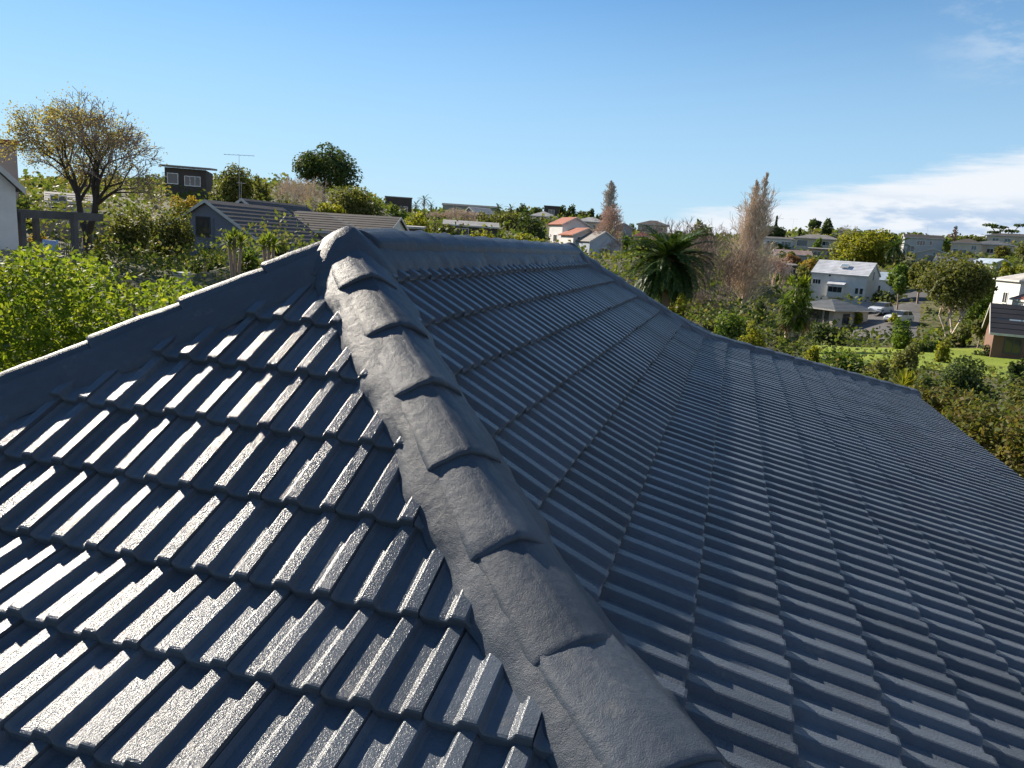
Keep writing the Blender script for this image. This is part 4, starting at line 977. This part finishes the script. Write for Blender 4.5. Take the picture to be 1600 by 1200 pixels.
yucca('small green cabbage tree in the shade by the grey house wall', 322, 424, 33, [(320, 403)], 'mid', .40, 50, 74, 'cabbage_tree')

def shaggy_palm():
    rng = np.random.default_rng(81); D = 62; p = set_down(1232, 560, D, .1); k = D/FPX; root = empty('shaggy_palm', p)
    tag(root, 'shaggy palm with a skirt of hanging dead leaves right of the tall poplar', 'palm')
    top = at(1226, 446, D) - p; segs = []
    for (hx, hz) in ((0, top.z), (-.55, top.z*.72), (.75, top.z*.66)):
        segs += [(np.array([hx*.15, 0, -.3]), np.array([hx*.7, 0, hz*.5]), .24, .2), (np.array([hx*.7, 0, hz*.5]), np.array([hx, 0, hz]), .2, .15)]
    v, f = tubes(segs, 8); obj_np('trunk', v, f, BK['pale'], root, True); parts = []; gp = []
    for i in range(46):
        t = rng.uniform(.42, 1.02); w = 1.5*(1.1-.5*abs(t-.75)); c = np.array([rng.uniform(-1, 1)*w*.55, rng.uniform(-.5, .5)*w, top.z*t])
        gp.append(blade_head(c, 26, .85, .055, rng, -1.1, 1.1))
    v, f = join(gp); obj_np('green_fronds', v, f, LM['mid'], root)
    tp = [blade_head(np.array([rng.normal()*.25, rng.normal()*.25, top.z+rng.uniform(-.4, .3)]), 40, .8, .05, rng, -.2, 1.4) for _ in range(6)]
    v, f = join(tp); obj_np('top_fronds', v, f, LM['bright'], root)
    for i in range(34):
        t = rng.uniform(.12, .72); c = np.array([rng.uniform(-1, 1)*1.05, rng.uniform(-.5, .9)*1.0, top.z*t+.4]); parts.append(blade_head(c, 24, .95, .05, rng, -1.55, -.9))
    v, f = join(parts); obj_np('dead_skirt', v, f, LM['dead'], root)
shaggy_palm()
def cypress():
    rng = np.random.default_rng(83); D = 234; p = set_down(1210, 372, D, .1); k = D/FPX; root = empty('cypress_tree', p); tag(root, 'slim pointed dark cypress on the right skyline', 'tree')
    Hh = 35*k; n = 1500; z = Hh*rng.uniform(.1, 1, n); r = np.maximum(.05, (1-z/Hh)*4.6*k)*rng.uniform(.5, 1.05, n); a = rng.uniform(0, 2*PI, n)
    P = np.stack([r*np.cos(a), r*np.sin(a), z], 1); v, f = leaf_cards(P, np.stack([np.cos(a), np.sin(a), .4+0*a], 1)+rng.normal(size=(n, 3))*.4, .6, rng, .5); obj_np('crown', v, f, LM['dark'], root)
    v, f = tubes([(np.array([0, 0, -.3]), np.array([0, 0, Hh*.3]), .2, .15)], 6); obj_np('trunk', v, f, BK['dark'], root, True)
cypress()
def flat_tree():
    rng = np.random.default_rng(84); D = 270; p = set_down(1566, 384, D, .1); k = D/FPX; root = empty('flat_topped_tree', p); tag(root, 'far flat-topped tree with open layers on the right skyline', 'tree')
    cl = []; segs = []
    for (dx, z, w) in ((-20, 20, 9), (-8, 18, 10), (6, 14, 12), (18, 22, 8), (-14, 11, 8), (12, 9, 12)):
        c = np.array([dx*k*RGT.x, dx*k*RGT.y, z*k]); cl.append((c, np.array([w*k, w*k, 1.7*k]))); segs.append((np.array([0, 0, -.3]), c, .25, .08))
    P, Nn = clump_points(cl, 900, rng); v, f = leaf_cards(P, Nn, .75, rng, .5); obj_np('crown', v, f, LM['dark'], root); v, f = tubes(segs, 5); obj_np('trunk', v, f, BK['dark'], root)
flat_tree()

# ------------------------------------------------------------------ houses
def board_mat(name, col, scale=6.0):
    m, nt, b = new_mat(name); tc = nt.nodes.new('ShaderNodeTexCoord'); sp = nt.nodes.new('ShaderNodeSeparateXYZ'); nt.links.new(tc.outputs['Object'], sp.inputs[0])
    mm = nt.nodes.new('ShaderNodeMath'); mm.operation = 'MULTIPLY'; nt.links.new(sp.outputs['Z'], mm.inputs[0]); mm.inputs[1].default_value = scale
    fr = nt.nodes.new('ShaderNodeMath'); fr.operation = 'FRACT'; nt.links.new(mm.outputs[0], fr.inputs[0])
    n = tex_noise(nt, 1.5, 5); nt.links.new(ramp(nt, n.outputs['Fac'], [(.3, tuple(c*.9 for c in col)), (.7, tuple(min(1, c*1.06) for c in col))]), b.inputs['Base Color'])
    b.inputs['Roughness'].default_value = .65; bump(nt, b, fr.outputs[0], .6, .03); return m
WALL = {k: board_mat('weatherboard_'+k, c) for k, c in dict(white=(.70, .685, .66), bluegrey=(.17, .19, .25), palegrey=(.42, .43, .43), grey=(.34, .33, .31), paleblue=(.40, .45, .52)).items()}
WALL.update({k: simple('wall_'+k, c, .8, .1, 1.0, .15, 8) for k, c in dict(darkbrown=(.07, .055, .045), cream=(.55, .47, .36), blush=(.42, .32, .28), beige=(.45, .40, .33), brick=(.17, .09, .065)).items()})
ROOF = {k: simple('roof_'+k, c, r, .22, .8, .3, 5) for k, c, r in (('brown', (.085, .070, .060), .8), ('darkbrown', (.052, .045, .040), .85), ('grey', (.22, .20, .18), .75), ('darkgrey', (.07, .07, .07), .7), ('palegrey', (.40, .38, .35), .7),
    ('red', (.26, .05, .035), .7), ('terracotta', (.32, .10, .05), .75), ('slate', (.12, .125, .125), .6), ('silver', (.52, .53, .55), .45), ('paleblue', (.34, .40, .46), .5), ('tile', (.055, .06, .075), .5), ('black', (.022, .020, .022), .6), ('blush', (.30, .21, .18), .8))}
FR = simple('window_frame_white', (.7, .69, .66), .5); FRD = simple('window_frame_dark', (.05, .05, .055), .5); GL = glass_mat('window_glass'); FASC = simple('fascia_paint', (.55, .53, .49), .5)
GLB = glass_mat('roof_window_glass', (.25, .32, .36), .15)
def slope_strips(mb, e0, e1, r0, r1, n, th=.14, step=.022):
    """roof plane from eave e0-e1 up to ridge r0-r1 as n overlapping courses, with thickness"""
    e0, e1, r0, r1 = (Vector(p) for p in (e0, e1, r0, r1)); nrm = (e1-e0).cross((r0+r1)/2-(e0+e1)/2).normalized()
    if nrm.z < 0: nrm = -nrm
    for i in range(n):
        a, b = i/n, (i+1)/n; p0, p1 = e0.lerp(r0, a), e1.lerp(r1, a); q0, q1 = e0.lerp(r0, b), e1.lerp(r1, b)
        up = nrm*step
        mb.poly([p0+up, p1+up, q1, q0]) if (q1-q0).length > 1e-3 else mb.poly([p0+up, p1+up, q0])
        mb.poly([p0, p1, p1+up, p0+up])
    d = nrm*-th
    und = [e0+d, r0+d, r1+d, e1+d] if (r1-r0).length > 1e-3 else [e0+d, r0+d, e1+d]
    mb.poly(und); mb.poly([e0+d, e1+d, e1, e0])
    mb.poly([e1+d, r1+d, r1, e1]); mb.poly([e0, r0, r0+d, e0+d])
def add_window(root, w, d, side, u, zs, ww, hh, cols, dark=False):
    fm = MB(); pm = MB(); ang = {'f': 0, 'r': PI/2, 'b': PI, 'l': -PI/2}[side]; half = {'f': d/2, 'b': d/2, 'l': w/2, 'r': w/2}[side]
    m = Matrix.Rotation(ang, 4, 'Z') @ Matrix.Translation((u, -half, zs)); t = .075
    fm.box((-ww/2-t, -.07, -t*1.3), (ww/2+t, -.002, 0), m).box((-ww/2-t, -.06, hh), (ww/2+t, -.002, hh+t), m).box((-ww/2-t, -.055, 0), (-ww/2, -.002, hh), m).box((ww/2, -.055, 0), (ww/2+t, -.002, hh), m)
    for c in range(1, cols): xx = -ww/2 + ww*c/cols; fm.box((xx-.03, -.05, 0), (xx+.03, -.002, hh), m)
    fo = fm.build('window', FRD if dark else FR, root)
    for c in range(cols):
        a = -ww/2 + ww*c/cols + (.03 if c else 0); b = -ww/2 + ww*(c+1)/cols - (.03 if c < cols-1 else 0); q = MB(); q.box((a, -.022, 0), (b, -.004, hh), m); q.build('pane', GL, fo)
def house_build(label, cat, x, y, D, w, d, wh, yaw, roof, pitch, wall, rf, oh, win, name='house'):
    p = set_down(x, y, D, .0); az = math.atan2(p.x-CAM.x, p.y-CAM.y); sc = cz(x)**1.3
    w *= sc; d *= sc; wh *= cz(x); oh *= sc; win = [(q[0], q[1]*sc, q[2]*cz(x), q[3]*sc, q[4]*cz(x), q[5]) for q in win]
    root = empty('garage' if cat == 'garage' else 'carport' if cat == 'carport' else 'suburban_house', p, -az+math.radians(yaw)); tag(root, label, cat)
    W_ = MB(); hw, hd = w/2, d/2; tp = math.tan(math.radians(pitch)); e = oh
    z0 = -3.0
    if roof == 'gy':
        pk = wh + hw*tp
        for yy in (-hd, hd): W_.poly([(-hw, yy, z0), (hw, yy, z0), (hw, yy, wh), (0, yy, pk), (-hw, yy, wh)] if yy < 0 else [(hw, yy, z0), (-hw, yy, z0), (-hw, yy, wh), (0, yy, pk), (hw, yy, wh)])
        W_.poly([(hw, -hd, z0), (hw, hd, z0), (hw, hd, wh), (hw, -hd, wh)]); W_.poly([(-hw, hd, z0), (-hw, -hd, z0), (-hw, -hd, wh), (-hw, hd, wh)])
    elif roof == 'gx':
        pk = wh + hd*tp
        for xx in (hw, -hw): W_.poly([(xx, -hd, z0), (xx, hd, z0), (xx, hd, wh), (xx, 0, pk), (xx, -hd, wh)] if xx > 0 else [(xx, hd, z0), (xx, -hd, z0), (xx, -hd, wh), (xx, 0, pk), (xx, hd, wh)])
        W_.poly([(-hw, -hd, z0), (hw, -hd, z0), (hw, -hd, wh), (-hw, -hd, wh)]); W_.poly([(hw, hd, z0), (-hw, hd, z0), (-hw, hd, wh), (hw, hd, wh)])
    else: W_.box((-hw, -hd, z0), (hw, hd, wh))
    W_.build('wall', WALL[wall], root)
    R_ = MB(); n = max(4, int(math.hypot(hd if roof != 'gy' else hw, wh)/(.45 if rf != 'tile' else .3))); lift = .16; z = wh+lift
    if roof == 'gy':
        pk = wh+lift+hw*tp; ez = z - e*tp
        for s in (-1, 1): slope_strips(R_, (s*(hw+e), -hd-e, ez), (s*(hw+e), hd+e, ez), (0, -hd-e, pk), (0, hd+e, pk), n)
    elif roof == 'gx':
        pk = wh+lift+hd*tp; ez = z - e*tp
        for s in (-1, 1): slope_strips(R_, (-hw-e, s*(hd+e), ez), (hw+e, s*(hd+e), ez), (-hw-e, 0, pk), (hw+e, 0, pk), n)
    elif roof == 'hip':
        ez = z - e*tp*.3; m_ = min(hw, hd)+e; pk = ez + m_*tp; A, B = hw+e, hd+e; rx, ry = max(0, A-m_), max(0, B-m_)
        c = [(-A, -B, ez), (A, -B, ez), (A, B, ez), (-A, B, ez)]; r = [(-rx, -ry, pk), (rx, -ry, pk), (rx, ry, pk), (-rx, ry, pk)]
        for i in range(4): slope_strips(R_, c[i], c[(i+1) % 4], r[i], r[(i+1) % 4], n)
    else:
        R_.prism([(-hw-e, -hd-e, wh+.02), (hw+e, -hd-e, wh+.02), (hw+e, -hd-e, wh+.24), (-hw-e, -hd-e, wh+.24+.0)], (0, d+2*e, d*tp*.6))
    R_.build('roof', ROOF[rf], root)
    def fas(fn): b_ = MB(); fn(b_); b_.build('fascia', FASC, root)
    if roof == 'gy':
        for yy in (-hd-e-.035, hd+e+.005):
            for s in (-1, 1): fas(lambda b_: b_.prism([(s*(hw+e), yy, ez-.20), (s*(hw+e), yy, ez+.02), (0, yy, pk+.02), (0, yy, pk-.20)], (0, .03, 0)))
    elif roof == 'gx':
        for xx in (-hw-e-.035, hw+e+.005):
            for s in (-1, 1): fas(lambda b_: b_.prism([(xx, s*(hd+e), ez-.20), (xx, s*(hd+e), ez+.02), (xx, 0, pk+.02), (xx, 0, pk-.20)], (.03, 0, 0)))
        fas(lambda b_: b_.box((-hw-e, -hd-e-.06, ez-.16), (hw+e, -hd-e-.005, ez)))
    elif roof == 'hip':
        for bx in (((-A-.06, -B-.06, ez-.17), (A+.06, -B-.004, ez-.01)), ((-A-.06, B+.004, ez-.17), (A+.06, B+.06, ez-.01)), ((-A-.06, -B, ez-.17), (-A-.004, B, ez-.01)), ((A+.004, -B, ez-.17), (A+.06, B, ez-.01))):
            fas(lambda b_: b_.box(*bx))
    for q in win: add_window(root, w, d, *q, dark=(wall in ('bluegrey', 'beige', 'brick')))
    return root, dict(pk=locals().get('pk', wh), ez=locals().get('ez', wh))
HR = {h['label']: house_build(**h) for h in HOUSES}
def house_of(s): return next(v[0] for k, v in HR.items() if s in k)

# details on single houses
hb = house_of('white barn-like')
b = MB(); b.box((-1.15, -3.4, 0), (1.15, -2.575, 1.9)); b.build('bay', WALL['white'], hb)
b = MB(); b.prism([(-1.3, -3.6, 1.92), (-1.3, -2.575, 2.36), (-1.3, -2.575, 2.44), (-1.3, -3.6, 2.0)], (2.6, 0, 0)); b.build('bay_roof', ROOF['silver'], hb)
fm = MB(); fm.box((-1.0, -3.45, .75), (1.0, -3.402, .83)).box((-1.0, -3.45, 1.62), (1.0, -3.402, 1.70)); fr_ = fm.build('window', FR, hb)
for c in range(3):
    q = MB(); q.box((-1.0+c*.67, -3.425, .83), (-.37+c*.67, -3.403, 1.62)); q.build('pane', GL, fr_)
b = MB(); m = Matrix.Translation((.2, -1.35, 4.66)) @ Matrix.Rotation(math.radians(36), 4, 'X'); b.box((-.6, -.35, 0), (.6, .45, .16), m); sk = b.build('skylight', FR, hb)
q = MB(); q.box((-.5, -.28, .162), (.5, .38, .175), m); q.build('pane', GLB, sk)
hd_ = house_of('near-black roof')
b = MB(); m = Matrix.Translation((-2.3, -1.5, 1.58+.16+.95*math.tan(math.radians(33)))) @ Matrix.Rotation(math.radians(33), 4, 'X'); b.box((-.6, -.45, .02), (3.4, .45, .12), m); sk = b.build('roof_window', FR, hd_)
for c in range(5):
    q = MB(); q.box((-.54+c*.78, -.38, .122), (.18+c*.78, .38, .135), m); q.build('pane', GL if c == 0 else GLB, sk)
hg = house_of('stepped gables')
b = MB(); b.box((.42, -4.68, -1.0), (.52, -4.615, 4.0)); b.build('downpipe', simple('downpipe_paint', (.12, .13, .16), .5), hg)
hw_ = house_of('white gable end house')
b = MB(); b.box((-3.36, -4.06, -3), (3.36, -4.004, .62)); b.build('base_wall', simple('concrete_base', (.2, .18, .165), .85), hw_)

# TV antennas
def antenna(label, x, yb, yt, D, boom, n, yaw=0.):
    p = at(x, yb, D); root = empty('tv_antenna', p, yaw); tag(root, label, 'antenna'); h = (yb-yt)*D/FPX; m = simple('aluminium', (.45, .45, .46), .4) if 'aluminium' not in bpy.data.materials else bpy.data.materials['aluminium']
    b = MB(); b.tube((0, 0, -.6), (0, 0, h), .018, .014); b.build('mast', m, root)
    b = MB(); b.tube((-boom/2, 0, h-.08), (boom/2, 0, h-.05), .013); b.build('boom', m, root)
    for i in range(n): b = MB(); xx = -boom/2 + boom*(i+.5)/n; b.tube((xx, -.35, h-.065), (xx, .35, h-.065), .012, n=4); b.build('element', m, root)
antenna('tall thin TV antenna rising behind the upright olive tree', 374, 318, 250, 68, 2.6, 7, .2)
antenna('short branching TV antenna on the rear grey gable', 377, 314, 288, 65, .7, 4, .9)
antenna('thin T-shaped TV antenna between the reddish tree and the big palm', 967, 428, 375, 66, 1.1, 4, .1)
antenna('thin TV mast on the cypress bungalow skyline', 1236, 374, 345, 222, 2.2, 4, .1)
antenna('TV antenna on the grey two-storey house ridge', 1447, 374, 357, 207, 1.6, 5, .2)

# ------------------------------------------------------------------ timber frame, fences, panel by the white house
WOODG = simple('weathered_timber', (.20, .185, .17), .85, .25, 4, .3, 14); WOODD = simple('dark_timber', (.10, .095, .09), .85, .25, 4)
WOODP = simple('pale_fence_timber', (.33, .30, .27), .85, .22, 2.5, .3, 12)
def pergola():
    D = 31; pA = set_down(30, 404, D); root = empty('timber_frame', pA); tag(root, 'grey timber frame of posts and beam right of the white house', 'pergola')
    def L_(x, y, d=D): return at(x, y, d) - pA
    for xx, dd in ((33, 31), (55, 33), (115, 31.5)):
        t = L_(xx, 332, dd); b = MB(); b.box((t.x-.085, t.y-.085, -.4), (t.x+.085, t.y+.085, t.z)); b.build('post', WOODD, root)
    a, c = L_(26, 333), L_(160, 340, 32.5); dv = (c-a); u = Vector((dv.x, dv.y, 0)).normalized(); s = Vector((-u.y, u.x, 0))*.06
    b = MB(); b.prism([a-s+Vector((0, 0, -.14)), a+s+Vector((0, 0, -.14)), a+s+Vector((0, 0, .14)), a-s+Vector((0, 0, .14))], dv); b.build('beam', WOODD, root)
pergola()
def fence(label, x0, y0, d0, x1, y1, d1, hgt, n, mat, rail=True, gap=.012):
    a, c = at(x0, y0, d0), at(x1, y1, d1); root = empty('board_fence', a); tag(root, label, 'fence'); dv = c-a; L = math.hypot(dv.x, dv.y); u = Vector((dv.x/L, dv.y/L, 0)); nrm = Vector((-u.y, u.x, 0)); bw = L/n
    rf_ = random.Random(n)
    for i in range(n):
        t = i/n; z = dv.z*t; o = u*(bw*i); h = hgt + rf_.uniform(-.02, .02); p = o + Vector((0, 0, z)); b = MB(); th = nrm*.02*rf_.uniform(.8, 1.4); w_ = u*(bw-gap)
        b.prism([p-th+Vector((0, 0, -h)), p+w_-th+Vector((0, 0, -h)), p+w_-th, p-th], th*2+nrm*.001); b.build('board', mat, root)
    b = MB()
    for zz in (-.25, -hgt+.3):
        p = nrm*.045 + Vector((0, 0, zz)); b.prism([p, p+nrm*.04, p+nrm*.04+Vector((0, 0, .08)), p+Vector((0, 0, .08))], dv)
    b.build('rail', mat, root)
fence('pale board fence behind the timber frame', 52, 341, 42, 172, 345, 43, 1.2, 22, WOODP)
fence('brown paling fence below the timber frame', 30, 377, 31.5, 132, 381, 31.5, 1.2, 30, WOODG, gap=.03)
fence('low pale board fence along the top of the bright hedge', -60, 402, 25, 96, 404, 25, 1.3, 22, WOODP)
def panel():
    p = set_down(73, 404, 30.5); t = at(73, 375, 30.5) - p; root = empty('blue_panel', p, .2); tag(root, 'pale blue plastic slide panel against the paling fence', 'slide')
    m = simple('pale_blue_plastic', (.30, .42, .62), .45); b = MB(); w = .27
    b.prism([(-w, -.25, -.2), (w*1.05, -.25, -.2), (w*.85, .25, t.z*.98), (-w*.95, .25, t.z)], (0, .05, 0)); b.build('slide_bed', m, root)
    for s in (-1, 1): b = MB(); b.tube((s*w, -.26, -.2), (s*w*.9, .24, t.z), .04); b.build('side_rail', m, root)
panel()
def post():
    p = set_down(285, 462, 17); t = at(285, 430, 17)-p; root = tag(empty('concrete_post', p), 'short grey post at the right end of the bright hedge', 'post'); b = MB(); b.box((-.1, -.1, -.3), (.1, .1, t.z)); b.build('shaft', simple('post_concrete', (.22, .22, .23), .8), root)
    b = MB(); b.box((-.125, -.125, t.z+.002), (.125, .125, t.z+.06)); b.build('cap', simple('post_cap', (.3, .3, .31), .8), root)
post()
def tank():
    p = set_down(1201, 436, 146); root = tag(empty('water_tank', p), 'teal water tank beside the dark garage', 'tank'); b = MB(); b.tube((0, 0, -.3), (0, 0, 2.0), 1.05, 1.05, 24); b.build('shell', simple('teal_plastic', (.06, .22, .22), .5), root)
    b = MB(); b.tube((0, 0, 2.003), (0, 0, 2.45), 1.05, .25, 24); b.build('lid', simple('teal_plastic_lid', (.09, .26, .26), .5), root)
tank()

# ------------------------------------------------------------------ cars
def car(label, x, y, D, yaw, col):
    p = set_down(x, y, D, -.06); root = empty('parked_car', p, yaw); tag(root, label, 'car', 'cars parked beside the low grey house')
    m, nt, b = new_mat('car_paint'); b.inputs['Base Color'].default_value = (*col, 1); b.inputs['Roughness'].default_value = .25; b.inputs['Coat Weight'].default_value = .6
    prof = [(-2.05, .32), (-2.10, .62), (-2.02, .92), (-1.75, 1.0), (-1.45, 1.02), (.72, 1.0), (1.55, .90), (1.98, .74), (2.06, .5), (2.02, .30), (1.62, .28), (1.55, .5), (1.3, .62), (1.05, .5), (.98, .26), (-.93, .26), (-1.0, .5), (-1.25, .62), (-1.5, .5), (-1.57, .28)]
    body = MB(); body.prism([(u, -.83, z) for u, z in prof], (0, 1.66, 0)); ob = body.build('body', m, root)
    md = ob.modifiers.new('bevel', 'BEVEL'); md.width = .05; md.segments = 2
    cab = MB(); lo = [(-1.86, .98), (.78, 1.0)]; v = [(-1.86, -.78, .985), (.82, -.78, .985), (.82, .78, .985), (-1.86, .78, .985), (-1.55, -.62, 1.46), (.05, -.62, 1.48), (.05, .62, 1.48), (-1.55, .62, 1.46)]
    cab.v = v; cab.f = [(4, 5, 6, 7), (0, 1, 5, 4), (1, 2, 6, 5), (2, 3, 7, 6), (3, 0, 4, 7)]; oc = cab.build('cabin', GL, root)
    r_ = MB(); r_.box((-1.58, -.63, 1.462), (.08, .63, 1.51)); r_.build('roof_panel', m, root)
    for s in (-1, 1):
        for xx in (-.62,): q = MB(); q.prism([(xx-.05, s*.80, .98), (xx+.05, s*.80, .98), (xx+.03, s*.645, 1.47), (xx-.04, s*.645, 1.47)], (0, -s*.03, 0)); q.build('pillar', m, root)
        q = MB(); q.box((1.93, s*.52-.16, .62), (2.045, s*.52+.16, .76)); q.build('headlight', FR, root)
        q = MB(); q.box((-2.11, s*.62-.12, .66), (-2.03, s*.62+.12, .88)); q.build('tail_light', simple('tail_light_red', (.3, .02, .02), .3), root)
    for xx in (-1.25, 1.30):
        for s in (-1, 1):
            q = MB(); q.tube((xx, s*.66, .31), (xx, s*.845, .31), .31, .31, 18); wo = q.build('wheel', simple('tyre_rubber', (.02, .02, .02), .8), root)
            q = MB(); q.tube((xx, s*.847, .31), (xx, s*.86, .31), .2, .19, 14); q.build('rim', simple('alloy', (.5, .5, .5), .35), wo)
car('silver-white hatchback parked beside the low grey house', 1373, 505, 110, math.radians(238), (.62, .63, .64))
car('white car mostly hidden behind the shrub near the silver hatchback', 1402, 512, 103, math.radians(232), (.72, .72, .72))
car('dark car in the shade left of the silver hatchback', 1352, 503, 113, math.radians(240), (.03, .03, .035))
